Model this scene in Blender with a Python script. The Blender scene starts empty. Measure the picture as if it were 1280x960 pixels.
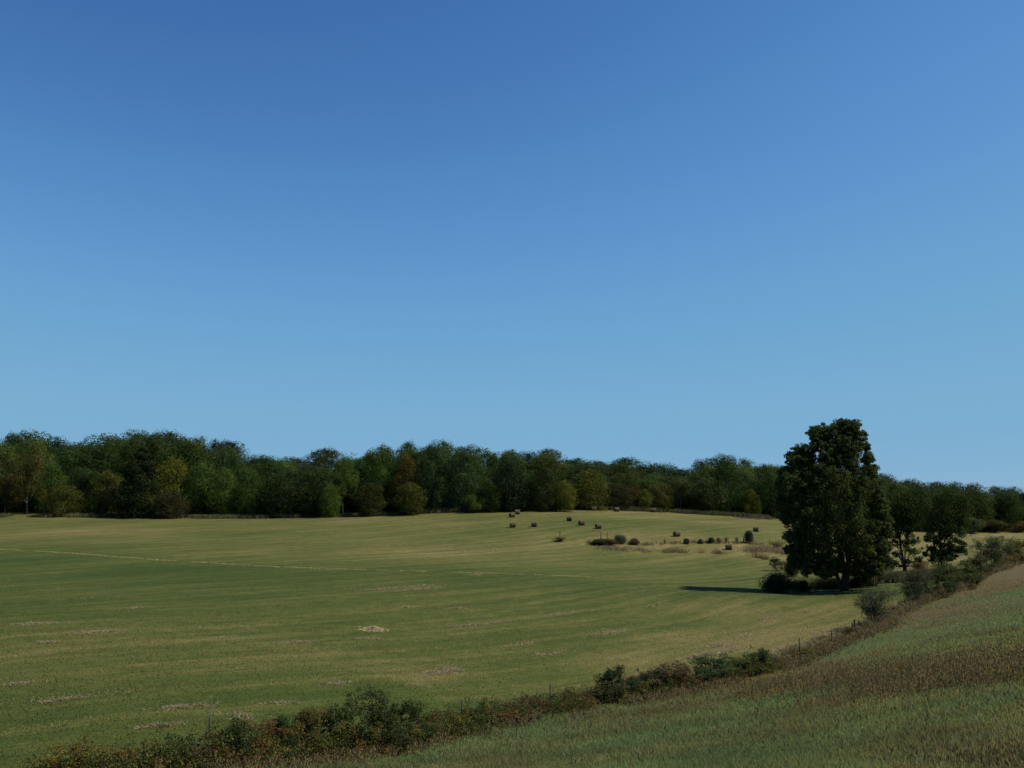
import bpy, math, random
import numpy as np

# ------------------------------------------------------------------ camera
SCN = bpy.context.scene
COL = SCN.collection
CAM_Z = 13.0
FPX = 1100.0                      # focal length for a 1280 px wide frame
PITCH = math.atan(145.0/FPX)
cam_data = bpy.data.cameras.new('camera')
cam_data.sensor_width = 36.0
cam_data.lens = 36.0*FPX/1280.0
cam_data.clip_start = 0.3
cam_data.clip_end = 6000.0
cam = bpy.data.objects.new('camera', cam_data)
COL.objects.link(cam)
cam.location = (0, 0, CAM_Z)
cam.rotation_euler = (math.pi/2+PITCH, 0, 0)
SCN.camera = cam

# ------------------------------------------------------------------ light
SUN_EL = math.radians(50)
SUN_AZ = math.radians(92)          # measured from +Y towards +X
world = bpy.data.worlds.new('World')
SCN.world = world
world.use_nodes = True
wn = world.node_tree
bg = wn.nodes['Background']
sky = wn.nodes.new('ShaderNodeTexSky')
sky.sky_type = 'NISHITA'
sky.sun_disc = False
sky.sun_elevation = SUN_EL
sky.sun_rotation = SUN_AZ
sky.altitude = 1200
sky.air_density = 1.0
sky.dust_density = 0.0
sky.ozone_density = 2.6
tint = wn.nodes.new('ShaderNodeMix'); tint.data_type = 'RGBA'; tint.blend_type = 'MULTIPLY'
tint.inputs[0].default_value = 1.0; tint.inputs[7].default_value = (0.56, 0.84, 1.06, 1)      # deep blue autumn sky
wn.links.new(sky.outputs[0], tint.inputs[6])
sp_ = wn.nodes.new('ShaderNodeSeparateColor'); cb_ = wn.nodes.new('ShaderNodeCombineColor')
wn.links.new(tint.outputs[2], sp_.inputs[0])
for i_, (gain, power) in enumerate(((1.10, 1.08), (1.35, 0.80), (2.37, 0.52))):              # tone curve of the clear sky
    pw = wn.nodes.new('ShaderNodeMath'); pw.operation = 'POWER'; pw.inputs[1].default_value = power
    ml = wn.nodes.new('ShaderNodeMath'); ml.operation = 'MULTIPLY'; ml.inputs[1].default_value = gain
    wn.links.new(sp_.outputs[i_], pw.inputs[0]); wn.links.new(pw.outputs[0], ml.inputs[0]); wn.links.new(ml.outputs[0], cb_.inputs[i_])
rc_ = wn.nodes.new('ShaderNodeRGBCurve')
dv_ = wn.nodes.new('ShaderNodeVectorMath'); dv_.operation = 'SCALE'; dv_.inputs[3].default_value = 0.1
mu_ = wn.nodes.new('ShaderNodeVectorMath'); mu_.operation = 'SCALE'; mu_.inputs[3].default_value = 10.0
for c_, pts_ in enumerate([[(0, 0), (0.045, 0.0405), (0.059, 0.0607), (0.0755, 0.0878), (0.0922, 0.1134), (0.1263, 0.1450), (0.1997, 0.1850), (0.3387, 0.2080), (1, 0.3902)], [(0, 0), (0.155, 0.1340), (0.1861, 0.1861), (0.2175, 0.2478), (0.2518, 0.2977), (0.3066, 0.3579), (0.4087, 0.4034), (0.5531, 0.4247), (1, 0.5364)], [(0, 0), (0.43, 0.4080), (0.4578, 0.4578), (0.4982, 0.5345), (0.5345, 0.5916), (0.5851, 0.6181), (0.6453, 0.6249), (0.709, 0.6317), (1, 0.7044)]]):
    cu_ = rc_.mapping.curves[c_]
    cu_.points[0].location = pts_[0]; cu_.points[1].location = pts_[-1]
    for p_ in pts_[1:-1]: cu_.points.new(*p_)
rc_.mapping.update()
wn.links.new(cb_.outputs[0], dv_.inputs[0]); wn.links.new(dv_.outputs[0], rc_.inputs[1]); wn.links.new(rc_.outputs[0], mu_.inputs[0]); wn.links.new(mu_.outputs[0], bg.inputs[0])
bg.inputs[1].default_value = 0.056
sl = bpy.data.lights.new('sun', 'SUN')
sl.energy = 3.3
sl.angle = math.radians(0.55)
sl.color = (1.0, 0.92, 0.78)
sun = bpy.data.objects.new('sun', sl)
COL.objects.link(sun)
from mathutils import Vector
sd = Vector((math.sin(SUN_AZ)*math.cos(SUN_EL), math.cos(SUN_AZ)*math.cos(SUN_EL), math.sin(SUN_EL)))
sun.rotation_euler = sd.to_track_quat('Z', 'Y').to_euler()
sun.location = sd*200
SCN.view_settings.view_transform = 'Standard'
SCN.view_settings.look = 'None'
SCN.view_settings.exposure = 0.85
SCN.view_settings.gamma = 1.0
SCN.view_settings.use_curve_mapping = False
SCN.cycles.max_bounces = 5
SCN.cycles.diffuse_bounces = 2
SCN.cycles.transmission_bounces = 4

rnd = random.Random(7)
# ------------------------------------------------------------------ terrain
# survey points: where a ray of the photograph meets the ground at a known distance
CP, SP = math.cos(PITCH), math.sin(PITCH)
def ray(px, py):
    a, b = (px-640.0)/FPX, (480.0-py)/FPX
    return a, CP-b*SP, SP+b*CP          # x, y, z
def unproj(px, py, Y):
    a, y, z = ray(px, py)
    k = Y/y
    return a*k, Y, CAM_Z+z*k
def project(x, y, z):
    z = z-CAM_Z
    d = y*CP+z*SP
    return 640+FPX*x/d, 480-FPX*(z*CP-y*SP)/d, d

SURVEY = [
 # field below and left of the fence
 (-200,960,31),(0,960,31),(0,880,41),(200,900,38),(0,800,60),(320,800,66),(640,800,74),(0,745,88),
 (0,720,108),(0,690,142),(0,668,180),(0,646,232),(320,720,112),(320,690,145),(320,668,180),(320,647,235),
 (640,720,122),(640,690,160),(640,665,190),(640,640,238),(480,850,52),(480,643,236),(-250,690,150),(-250,648,235),
 (870,735,112),(900,741.5,103),(900,737,113),(900,732,122),(980,744,104),(980,740,112),(980,736,120),(1000,742,111),(900,780,90),(1000,790,79),(800,810,72),(1060,738,112),(1030,757,98),(1100,735,112),
 # fence line
 (100,972,30),(300,958,34),(470,945,38),(577,917,44),(688,892,51),(860,861,58),(960,840,63),(1000,824,67),
 (1070,794,75),(1097,784,79),(1145,757,93),(1200,735,108),(1240,716,125),(1275,702,145),
 # near slope
 (1280,960,19),(1000,960,22),(700,960,27),(450,985,27),(1280,880,26),(1000,890,36),(1280,830,36),(1100,840,44),
 (1280,790,52),(1150,790,66),(1280,740,83),(1210,745,95),(1280,712,118),(1500,760,45),(1500,700,90),(1500,690,150),
 # beyond the small ditch, rising to the wood
 (870,700,165),(780,683,175),(780,660,198),(720,636,252),(860,672,188),(860,641,262),(950,694,172),(950,665,205),
 (960,647,268),(1130,721,130),(1182,711,138),(1200,690,190),(1110,690,185),(1150,668,280),(1280,662,310),(1280,672,240),(1050,658,260),
 (1400,665,320),(1500,668,240),
]
_pts = [unproj(*s) for s in SURVEY]
# hand set ground heights (x, y, z relative to the eye)
REL = [(-130,320,5),(-60,330,4),(0,330,5),(-250,330,4),(60,350,3),(100,370,2),(150,400,-2),(220,430,-5),(300,460,-7),(-350,300,0),
 (-120,420,6),(0,430,6),(120,470,2),(260,560,-6),(-300,430,5),(500,500,-9),(500,250,-9),(300,200,-8),(200,100,-5),(300,0,-2),
 (0,1,-1.7),(0,8,-3.3),(-6,2,-2.2),(10,4,-2.0),(30,4,-1.5),(-30,10,-6.5),(-60,20,-9.0),(0,-30,0.5),(-60,-30,-5),(60,-30,1),(120,30,-2),
 (-150,0,-9),(-150,100,-9),(-250,150,-8),(-400,100,-7),(0,-150,2),(200,-150,0),(-200,-150,-6),(-500,500,3),(600,800,-6),(-600,800,0),
 (0,900,2),(0,650,4),(600,-200,-3),(-600,-200,-6),(-650,300,-3),(700,300,-8)]
_pts += [(x, y, CAM_Z+z) for x, y, z in REL]
_P = np.array(_pts, float)
_S = 100.0
def _U(r2):
    return 0.5*r2*np.log(r2+1e-12)
def _fit(P, lam):
    X = P[:, :2]/_S; n = len(X)
    r2 = ((X[:, None]-X[None])**2).sum(-1)
    A = np.zeros((n+3, n+3)); A[:n, :n] = _U(r2)+lam*np.eye(n)
    A[:n, n] = 1; A[:n, n+1:] = X; A[n, :n] = 1; A[n+1:, :n] = X.T
    b = np.zeros(n+3); b[:n] = P[:, 2]
    return np.linalg.solve(A, b)
_W = _fit(_P, 0.004)
def H(x, y):
    """smooth ground height for arrays"""
    x = np.asarray(x, float); y = np.asarray(y, float)
    shp = x.shape; x = x.ravel(); y = y.ravel()
    far = np.maximum(np.hypot(x, y)/850.0, 1.0)      # beyond the surveyed land keep the rim height
    x = x/far; y = y/far
    out = np.empty(len(x)); X = _P[:, :2]/_S; n = len(X)
    for i in range(0, len(x), 20000):
        q = np.stack([x[i:i+20000], y[i:i+20000]], 1)/_S
        r2 = ((q[:, None]-X[None])**2).sum(-1)
        out[i:i+20000] = _U(r2)@_W[:n]+_W[n]+q@_W[n+1:]
    return out.reshape(shp)
def h1(x, y):
    return float(H(np.array([x]), np.array([y]))[0])
def at(px, Y):
    """ground point in the direction of column px at distance Y"""
    z = CAM_Z-10
    for _ in range(6):
        x = (px-640)/FPX*(Y*CP+(z-CAM_Z)*SP)
        z = h1(x, Y)
    return x, Y, z
def top_z(py, Y):
    return unproj(640, py, Y)[2]
FENCE = [unproj(*s) for s in SURVEY if s in [(100,972,30),(300,958,34),(470,945,38),(577,917,44),(688,892,51),(860,861,58),(960,840,63),(1000,824,67),(1070,794,75),(1097,784,79),(1145,757,93),(1200,735,108),(1240,716,125),(1275,702,145)]]
FENCE = [(-90,-5,0),(-45,16,0)]+FENCE+[(130,185,0),(230,270,0)]
_fx = np.array([p[0] for p in FENCE]); _fy = np.array([p[1] for p in FENCE])
def fence_y(x):
    return np.interp(x, _fx, _fy)
# ------------------------------------------------------------------ tools
def tag(o, label=None, cat=None, group=None, kind=None):
    if label: o['label'] = label
    if cat: o['category'] = cat
    if group: o['group'] = group
    if kind: o['kind'] = kind
    return o
def empty(name, loc, label, cat, group=None, rz=0):
    o = bpy.data.objects.new(name, None); COL.objects.link(o)
    o.location = loc; o.rotation_euler = (0, 0, rz); o.empty_display_size = 0.5
    return tag(o, label, cat, group)
def link(name, mesh, parent=None):
    o = bpy.data.objects.new(name, mesh); COL.objects.link(o)
    if parent is not None: o.parent = parent
    return o
def raw_mesh(name, V, counts, loops, mat, attrs=None, smooth=False):
    """fast mesh from numpy arrays. counts: verts per face (int or array)"""
    me = bpy.data.meshes.new(name)
    V = np.asarray(V, np.float32); loops = np.asarray(loops, np.int32).ravel()
    nf = len(loops)//counts if np.isscalar(counts) else len(counts)
    me.vertices.add(len(V)); me.vertices.foreach_set('co', V.ravel())
    me.loops.add(len(loops)); me.loops.foreach_set('vertex_index', loops)
    me.polygons.add(nf)
    st = np.arange(nf, dtype=np.int32)*counts if np.isscalar(counts) else np.concatenate([[0], np.cumsum(counts)[:-1]]).astype(np.int32)
    me.polygons.foreach_set('loop_start', st)
    me.update(calc_edges=True)
    if smooth: me.polygons.foreach_set('use_smooth', np.ones(nf, bool))
    for k, (dom, typ, arr) in (attrs or {}).items():
        a = me.attributes.new(k, typ, dom)
        if typ == 'FLOAT': a.data.foreach_set('value', np.asarray(arr, np.float32))
        else: a.data.foreach_set('color', np.asarray(arr, np.float32).ravel())
    if mat: me.materials.append(mat)
    return me
def node(nt, t, **kw):
    n = nt.nodes.new(t)
    for k, v in kw.items(): setattr(n, k, v)
    return n
def newmat(name):
    m = bpy.data.materials.new(name); m.use_nodes = True
    nt = m.node_tree; nt.nodes.clear()
    out = node(nt, 'ShaderNodeOutputMaterial')
    return m, nt, out
def mathn(nt, op, a, b=None, clamp=False):
    n = node(nt, 'ShaderNodeMath', operation=op); n.use_clamp = clamp
    for i, v in enumerate((a, b)):
        if v is None: continue
        if isinstance(v, (int, float)): n.inputs[i].default_value = v
        else: nt.links.new(v, n.inputs[i])
    return n.outputs[0]
def mixc(nt, f, a, b, mode='MIX'):
    n = node(nt, 'ShaderNodeMix', data_type='RGBA', blend_type=mode)
    for s, v in ((n.inputs[0], f), (n.inputs[6], a), (n.inputs[7], b)):
        if isinstance(v, (int, float)): s.default_value = v
        elif isinstance(v, tuple): s.default_value = v if len(v) == 4 else v+(1,)
        else: nt.links.new(v, s)
    return n.outputs[2]
def noise(nt, vec, scale, detail=3, rough=0.55):
    n = node(nt, 'ShaderNodeTexNoise'); n.inputs['Scale'].default_value = scale
    n.inputs['Detail'].default_value = detail; n.inputs['Roughness'].default_value = rough
    if vec is not None: nt.links.new(vec, n.inputs['Vector'])
    return n.outputs[0]
def mapping(nt, vec, scale, rot=0):
    n = node(nt, 'ShaderNodeMapping'); n.inputs['Scale'].default_value = scale
    n.inputs['Rotation'].default_value = (0, 0, rot); nt.links.new(vec, n.inputs['Vector'])
    return n.outputs[0]
def ramp(nt, f, stops):
    n = node(nt, 'ShaderNodeValToRGB'); e = n.color_ramp.elements
    while len(e) < len(stops): e.new(0.5)
    for el, (p, c) in zip(e, stops): el.position = p; el.color = c+(1,)
    nt.links.new(f, n.inputs[0]); return n.outputs[0]
def leafy_shader(nt, out, col, trans=0.35, rough=0.7, spec=0.2, up=0):
    p = node(nt, 'ShaderNodeBsdfPrincipled'); p.inputs['Roughness'].default_value = rough
    p.inputs['Specular IOR Level'].default_value = spec
    nt.links.new(col, p.inputs['Base Color'])
    if up:
        cn = node(nt, 'ShaderNodeVectorMath', operation='ADD'); ge = node(nt, 'ShaderNodeNewGeometry'); sc_ = node(nt, 'ShaderNodeVectorMath', operation='SCALE'); sc_.inputs[3].default_value = 1-up
        nt.links.new(ge.outputs['Normal'], sc_.inputs[0]); nt.links.new(sc_.outputs[0], cn.inputs[0]); cn.inputs[1].default_value = (0, 0, up)
        nm = node(nt, 'ShaderNodeVectorMath', operation='NORMALIZE'); nt.links.new(cn.outputs[0], nm.inputs[0]); nt.links.new(nm.outputs[0], p.inputs['Normal'])
    t = node(nt, 'ShaderNodeBsdfTranslucent'); nt.links.new(mixc(nt, 1.0, col, (1.25, 1.3, 0.7), 'MULTIPLY'), t.inputs[0])
    m = node(nt, 'ShaderNodeMixShader'); m.inputs[0].default_value = trans
    nt.links.new(p.outputs[0], m.inputs[1]); nt.links.new(t.outputs[0], m.inputs[2]); nt.links.new(m.outputs[0], out.inputs[0])

# foliage: object colour, per-clump and per-leaf variation, alpha = share of clumps that have turned
def leaf_mat(name, trans=0.35, spec=0.2, turned=(0.16, 0.125, 0.026)):
    m, nt, out = newmat(name)
    oi = node(nt, 'ShaderNodeObjectInfo')
    a = node(nt, 'ShaderNodeAttribute', attribute_name='tint'); b = node(nt, 'ShaderNodeAttribute', attribute_name='turn')
    k = mathn(nt, 'ADD', mathn(nt, 'MULTIPLY', a.outputs['Fac'], 1.15), 0.45)
    g = node(nt, 'ShaderNodeCombineXYZ')
    for i in range(3): nt.links.new(k, g.inputs[i])
    base = mixc(nt, 1.0, oi.outputs['Color'], g.outputs[0], 'MULTIPLY')
    yel = mixc(nt, 1.0, turned, g.outputs[0], 'MULTIPLY')
    f = mathn(nt, 'MULTIPLY', mathn(nt, 'SUBTRACT', mathn(nt, 'ADD', b.outputs['Fac'], oi.outputs['Alpha']), 1.0), 5.0, clamp=True)
    leafy_shader(nt, out, mixc(nt, f, base, yel), trans, 0.65, spec)
    return m
LEAF = leaf_mat('leaves', 0.3, 0.05)
LEAF_OAK = leaf_mat('large_leaves', 0.35, 0.1, (0.10, 0.068, 0.024))
LEAF_BUSH = leaf_mat('bush_leaves', 0.35, 0.05, (0.13, 0.078, 0.028))
def bark_mat(name, c1, c2, sc=8):
    m, nt, out = newmat(name)
    tc = node(nt, 'ShaderNodeTexCoord')
    n = noise(nt, mapping(nt, tc.outputs['Object'], (sc, sc, sc*0.2)), 1.0, 4)
    p = node(nt, 'ShaderNodeBsdfPrincipled'); p.inputs['Roughness'].default_value = 0.9
    nt.links.new(ramp(nt, n, [(0.3, c1), (0.7, c2)]), p.inputs['Base Color'])
    bp = node(nt, 'ShaderNodeBump'); bp.inputs['Strength'].default_value = 0.5; nt.links.new(n, bp.inputs['Height'])
    nt.links.new(bp.outputs[0], p.inputs['Normal']); nt.links.new(p.outputs[0], out.inputs[0])
    return m
BARK = bark_mat('bark', (0.022, 0.018, 0.014), (0.06, 0.05, 0.04))
GREYWOOD = bark_mat('weathered_wood', (0.03, 0.026, 0.022), (0.08, 0.07, 0.06), 25)
DEADWOOD = bark_mat('dead_sapling_bark', (0.07, 0.062, 0.055), (0.18, 0.165, 0.145), 25)
TWIG = bark_mat('twigs', (0.09, 0.06, 0.04), (0.20, 0.15, 0.11), 20)
STEEL = bark_mat('rusty_steel', (0.014, 0.011, 0.010), (0.04, 0.03, 0.024), 30)
def blade_mat(name, trans=0.3, up=0.85):
    m, nt, out = newmat(name)
    a = node(nt, 'ShaderNodeAttribute', attribute_name='col')
    leafy_shader(nt, out, a.outputs['Color'], trans, 0.75, 0.15, up)
    return m
BLADE = blade_mat('grass_blades', 0.3)
STRAW = blade_mat('dry_stalks', 0.2)

class Leaves:
    """collects leaf rhombs"""
    def __init__(s, seed): s.R = np.random.default_rng(seed); s.V = []; s.T = []; s.U = []
    def add(s, C, N, size, tint, turn, aspect=0.62):
        n = len(C)
        if n == 0: return
        R = s.R
        N = N/np.maximum(np.linalg.norm(N, axis=1, keepdims=True), 1e-9)
        A = np.cross(N, R.normal(size=(n, 3))); A /= np.maximum(np.linalg.norm(A, axis=1, keepdims=True), 1e-9)
        B = np.cross(N, A)
        sz = (size*R.uniform(0.6, 1.35, n))[:, None]*0.5
        V = np.stack([C-A*sz, C+B*sz*aspect+A*sz*0.15, C+A*sz, C-B*sz*aspect+A*sz*0.15], 1)
        s.V.append(V.reshape(-1, 3)); s.T.append(np.broadcast_to(tint, n)); s.U.append(np.broadcast_to(turn, n))
    def clump(s, c, r, n, size, tint, turn, squash=0.8):
        """leaves on and in a small ellipsoid clump"""
        R = s.R; D = R.normal(size=(n, 3)); D /= np.linalg.norm(D, axis=1, keepdims=True)
        rad = r*np.clip(R.uniform(0.25, 1.0, n)**0.45*R.uniform(0.85, 1.2, n), 0, 1.3)
        C = np.asarray(c)+D*rad[:, None]*np.array([1, 1, squash])
        N = D+R.normal(size=(n, 3))*0.75+np.array([0, 0, 0.35])
        s.add(C, N, size, np.clip(tint+R.normal(size=n)*0.16, 0, 1), np.clip(turn+R.normal(size=n)*0.09, 0, 1.0))
    def mesh(s, name, mat):
        V = np.concatenate(s.V); nf = len(V)//4
        return raw_mesh(name, V, 4, np.arange(nf*4), mat, {'tint': ('FACE', 'FLOAT', np.concatenate(s.T)), 'turn': ('FACE', 'FLOAT', np.concatenate(s.U))})
    def lobe(s, c, r, nsub, per, size, subr=0.36, turn=None, zbias=0.15):
        """a bough: clumps spread over an ellipsoid, each clump of many leaves"""
        R = s.R; r = np.asarray(r, float)*np.ones(3)
        lt = R.uniform(0, 1) if turn is None else turn
        for _ in range(nsub):
            d = R.normal(size=3); d /= np.linalg.norm(d); d[2] += zbias
            p = np.asarray(c)+d*r*min(R.uniform(0.3, 1.3)**.8, 1.18)
            s.clump(p, r.mean()*subr*R.uniform(0.6, 1.4), int(per*R.uniform(0.6, 1.4)), size, np.clip(R.normal(0.45, 0.2), 0, 1), np.clip(0.6*lt+0.4*R.uniform(0, 1), 0, 1), 0.85)

    def puff(s, c, r, n, size, k=9, turn=None):
        """a rounded bough: a continuous skin of leaves broken into bulges"""
        R = s.R; c = np.asarray(c, float); r = np.asarray(r, float)*np.ones(3); lt = R.uniform(0, 1) if turn is None else turn
        B = R.normal(size=(k, 3)); B /= np.linalg.norm(B, axis=1, keepdims=True); bt = R.normal(0, .16, k)
        D = R.normal(size=(n, 3)); D /= np.linalg.norm(D, axis=1, keepdims=True)
        dots = D@B.T; j = dots.argmax(1); m = np.clip((dots.max(1)-.55)/.45, 0, 1)
        rad = (.74+.34*m)*np.where(R.uniform(0, 1, n) < .4, R.uniform(.45, 1, n), R.normal(.98, .085, n))
        C = c+D*r*rad[:, None]
        N = D*.9+B[j]*.5+R.normal(size=(n, 3))*.55+np.array([0, 0, .25])
        s.add(C, N, size, np.clip(.42+bt[j]+.12*m+R.normal(size=n)*.15, 0, 1), np.clip(.6*lt+.4*R.uniform(0, 1, k)[j]+R.normal(size=n)*.07, 0, 1))

class Tubes:
    def __init__(s): s.V = []; s.F = []; s.n = 0
    def add(s, P, rad, k=7):
        P = np.asarray(P, float); m = len(P)
        rad = np.broadcast_to(np.asarray(rad, float), m)
        T = np.gradient(P, axis=0); T /= np.maximum(np.linalg.norm(T, axis=1, keepdims=True), 1e-9)
        ref = np.array([0.31, 0.95, 0.05]); A = np.cross(T, ref); A /= np.maximum(np.linalg.norm(A, axis=1, keepdims=True), 1e-9)
        B = np.cross(T, A); a = np.arange(k)*2*math.pi/k
        V = P[:, None]+rad[:, None, None]*(np.cos(a)[None, :, None]*A[:, None]+np.sin(a)[None, :, None]*B[:, None])
        s.V.append(V.reshape(-1, 3)); b = s.n
        for i in range(m-1):
            for j in range(k):
                s.F.append((b+i*k+j, b+i*k+(j+1) % k, b+(i+1)*k+(j+1) % k, b+(i+1)*k+j))
        s.F.append(tuple(b+j for j in range(k))[::-1]); s.F.append(tuple(b+(m-1)*k+j for j in range(k)))
        s.n += m*k
    def mesh(s, name, mat, smooth=True):
        L = [i for f in s.F for i in f]; cnt = np.array([len(f) for f in s.F], np.int32)
        return raw_mesh(name, np.concatenate(s.V), cnt, L, mat, smooth=smooth)
def wobbly(a, b, R, n=6, amp=0.06, sag=0.0):
    a = np.asarray(a, float); b = np.asarray(b, float); t = np.linspace(0, 1, n)[:, None]
    L = np.linalg.norm(b-a); off = R.normal(size=(n, 3))*amp*L*np.sin(t*math.pi)
    P = a+(b-a)*t+off; P[:, 2] += sag*L*np.sin(t[:, 0]*math.pi)
    return P

def blades(name, X, Y, Z, h, w, col, mat, lean=0.35, seed=1, bend=True):
    """thin upright blades, each one tapering triangle pair"""
    R = np.random.default_rng(seed); n = len(X)
    a = R.uniform(0, 2*math.pi, n); l = R.normal(size=(n, 2))*lean
    dx, dy = np.cos(a)*w*0.5, np.sin(a)*w*0.5
    P0 = np.stack([X-dx, Y-dy, Z-0.02*h], 1); P1 = np.stack([X+dx, Y+dy, Z-0.02*h], 1)
    mx, my = X+l[:, 0]*h*0.35, Y+l[:, 1]*h*0.35
    P2 = np.stack([mx+dx*0.8, my+dy*0.8, Z+h*0.6], 1); P3 = np.stack([mx-dx*0.8, my-dy*0.8, Z+h*0.6], 1)
    P4 = np.stack([X+l[:, 0]*h, Y+l[:, 1]*h, Z+h], 1)
    V = np.stack([P0, P1, P2, P3, P4], 1).reshape(-1, 3)
    b = np.arange(n)*5
    L = np.stack([b, b+1, b+2, b+3, b+3, b+2, b+4], 1).ravel()
    cnt = np.tile(np.array([4, 3], np.int32), n)
    C = np.concatenate([col, np.ones((n, 1))], 1); C = np.repeat(C, 2, 0)
    return raw_mesh(name, V, cnt, L, mat, {'col': ('FACE', 'FLOAT_COLOR', C)})

_SY = np.concatenate([np.arange(12, 60, 0.5), np.arange(60, 150, 1.0), np.arange(150, 340, 1.5)])
def hit(px, py):
    """where the sight line through (px, py) first meets the ground"""
    a, y, z = ray(px, py); k = _SY/y
    g = H(a*k, _SY)
    under = (CAM_Z+z*k) <= g
    i = int(np.argmax(under)) if under.any() else len(_SY)-1
    Y = _SY[i]; return a*Y/y, Y, float(g[i])
# ------------------------------------------------------------------ natural colour of the sward (dryness), by place
# (px, py, dryness): sampled where the photograph shows green or bleached grass
DRYPTS = [(0,655,.55),(150,665,.72),(320,665,.5),(480,690,.75),(560,660,.6),(640,690,.66),(640,650,.55),(320,690,.5),(700,640,.75),(800,645,.8),
 (880,650,.65),(950,655,.6),(900,665,.42),(780,655,.42),(700,655,.45),(640,710,.42),(720,690,.6),(800,705,.5),(900,710,.5),(960,715,.48),(700,675,.7),
 (860,686,.95),(800,684,.9),(930,687,.92),(960,676,.6),(1000,665,.6),(1050,670,.8),(1150,680,.85),(1240,670,.85),(1150,665,.8),(1100,700,.8),(1230,690,.8),
 (0,705,.16),(200,712,.16),(400,722,.2),(560,724,.24),(700,728,.28),(850,738,.3),(960,745,.2),(1080,738,.25),(200,750,.3),(0,760,.3),(500,745,.42),(400,770,.34),
 (600,760,.4),(750,770,.38),(0,820,.45),(150,820,.42),(300,810,.5),(450,800,.4),(600,800,.35),(350,835,.5),(520,845,.55),(700,800,.3),(850,775,.5),(950,770,.68),
 (1040,762,.62),(900,800,.72),(980,795,.78),(820,830,.7),(1010,810,.72),(700,845,.35),(620,875,.3),(0,880,.25),(200,880,.3),(350,880,.28),(500,870,.22),
 (0,940,.3),(150,940,.28),(1060,770,.6)]
_dp = np.array([hit(px, py)[:2]+(d,) for px, py, d in DRYPTS])
SLOPEPTS = [(1150,770,.75),(1240,735,.75),(1280,720,.8),(1180,780,.5),(1100,800,.22),(1280,770,.2),(1200,800,.3),(1280,800,.35),(1270,745,.35),(1000,870,.25),(1150,845,.8),(1280,835,.8),
 (1050,850,.8),(980,845,.75),(1100,880,.4),(1280,880,.25),(900,900,.3),(1280,950,.35),(1200,950,.35),(1100,930,.25),(800,950,.3),(800,880,.35),(600,950,.3),(450,960,.4),(1050,790,.5)]
_sp = np.array([hit(px, py)[:2]+(d,) for px, py, d in SLOPEPTS])
def _idw(P, x, y):
    r = np.hypot(x, y)[:, None]+1
    d2 = ((x[:, None]-P[:, 0])**2+(y[:, None]-P[:, 1])**2)/r**2
    w = 1/(d2+0.0006)**1.6
    return (w*P[:, 2]).sum(1)/w.sum(1)
def dryness(x, y):
    """(dryness, slope mask) for arrays"""
    x = np.asarray(x, float); y = np.asarray(y, float)
    s = np.clip((fence_y(x)-y)/1.2+0.5, 0, 1)
    d = np.empty(len(x))
    for i in range(0, len(x), 40000):
        k = slice(i, i+40000)
        d[k] = _idw(_dp, x[k], y[k])*(1-s[k])+_idw(_sp, x[k], y[k])*s[k]
    return d, s
MOW = math.radians(46)           # the mower ran along the fence

# one sheet of land out to the horizon, finer towards the eye
ang = np.radians(np.concatenate([np.arange(-46, 46, 0.36), np.arange(46, 314, 3.0)]))
rr = 1.2*1.0205**np.arange(0, 388)
nA, nR = len(ang), len(rr)
GX = np.sin(ang)[None, :]*rr[:, None]; GY = np.cos(ang)[None, :]*rr[:, None]
GZ = H(GX, GY)
_r = np.random.default_rng(3)
V = np.concatenate([[[0, 0, h1(0, 0)]], np.stack([GX, GY, GZ], 2).reshape(-1, 3)])
dr, sm = dryness(V[:, 0], V[:, 1])
i, j = np.meshgrid(np.arange(nR-1), np.arange(nA), indexing='ij'); jn = (j+1) % nA
Q = np.stack([1+i*nA+j, 1+(i+1)*nA+j, 1+(i+1)*nA+jn, 1+i*nA+jn], 2).reshape(-1, 4)[:, ::-1]
jj = np.arange(nA); TRI = np.stack([np.zeros(nA, int), 1+jj, 1+(jj+1) % nA], 1)[:, ::-1]
loops = np.concatenate([TRI.ravel(), Q.ravel()]); cnt = np.concatenate([np.full(nA, 3), np.full(len(Q), 4)]).astype(np.int32)

gm, nt, out = newmat('meadow_ground')
tc = node(nt, 'ShaderNodeTexCoord'); oc = tc.outputs['Object']
rotv = mapping(nt, oc, (1, 1, 1), -MOW)
n_row = noise(nt, mapping(nt, rotv, (0.05, 0.55, 0)), 1.0, 5, 0.62)      # mower rows
n_swath = noise(nt, mapping(nt, rotv, (0.012, 0.36, 0)), 1.0, 2, 0.5)
n_fine = noise(nt, mapping(nt, rotv, (0.5, 2.6, 0)), 1.0, 4, 0.65)
n_big = noise(nt, mapping(nt, oc, (1, 1, 0)), 0.045, 4, 0.6)
n_tuft = noise(nt, mapping(nt, oc, (1, 1, 0)), 5.0, 4, 0.7)
n_mid = noise(nt, mapping(nt, oc, (1, 1, 0)), 0.6, 5, 0.65)
ad = node(nt, 'ShaderNodeAttribute', attribute_name='dry'); asl = node(nt, 'ShaderNodeAttribute', attribute_name='slope')
def cen(v, k): return mathn(nt, 'MULTIPLY', mathn(nt, 'SUBTRACT', v, 0.5), k)
def addn(*a):
    r = a[0]
    for b in a[1:]: r = mathn(nt, 'ADD', r, b)
    return r
ff = addn(ad.outputs['Fac'], cen(n_big, 0.01), mathn(nt, 'MULTIPLY', ad.outputs['Fac'], -0.19), cen(n_row, 0.8), cen(n_swath, 0.65), cen(n_big, 0.6), cen(n_fine, 0.6), cen(n_mid, 0.6), cen(n_tuft, 0.25))
fieldc = ramp(nt, ff, [(0.0, (0.030, 0.050, 0.009)), (0.3, (0.055, 0.070, 0.014)), (0.6, (0.108, 0.099, 0.029)), (0.85, (0.160, 0.132, 0.052)), (1.0, (0.24, 0.195, 0.095))])
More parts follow.
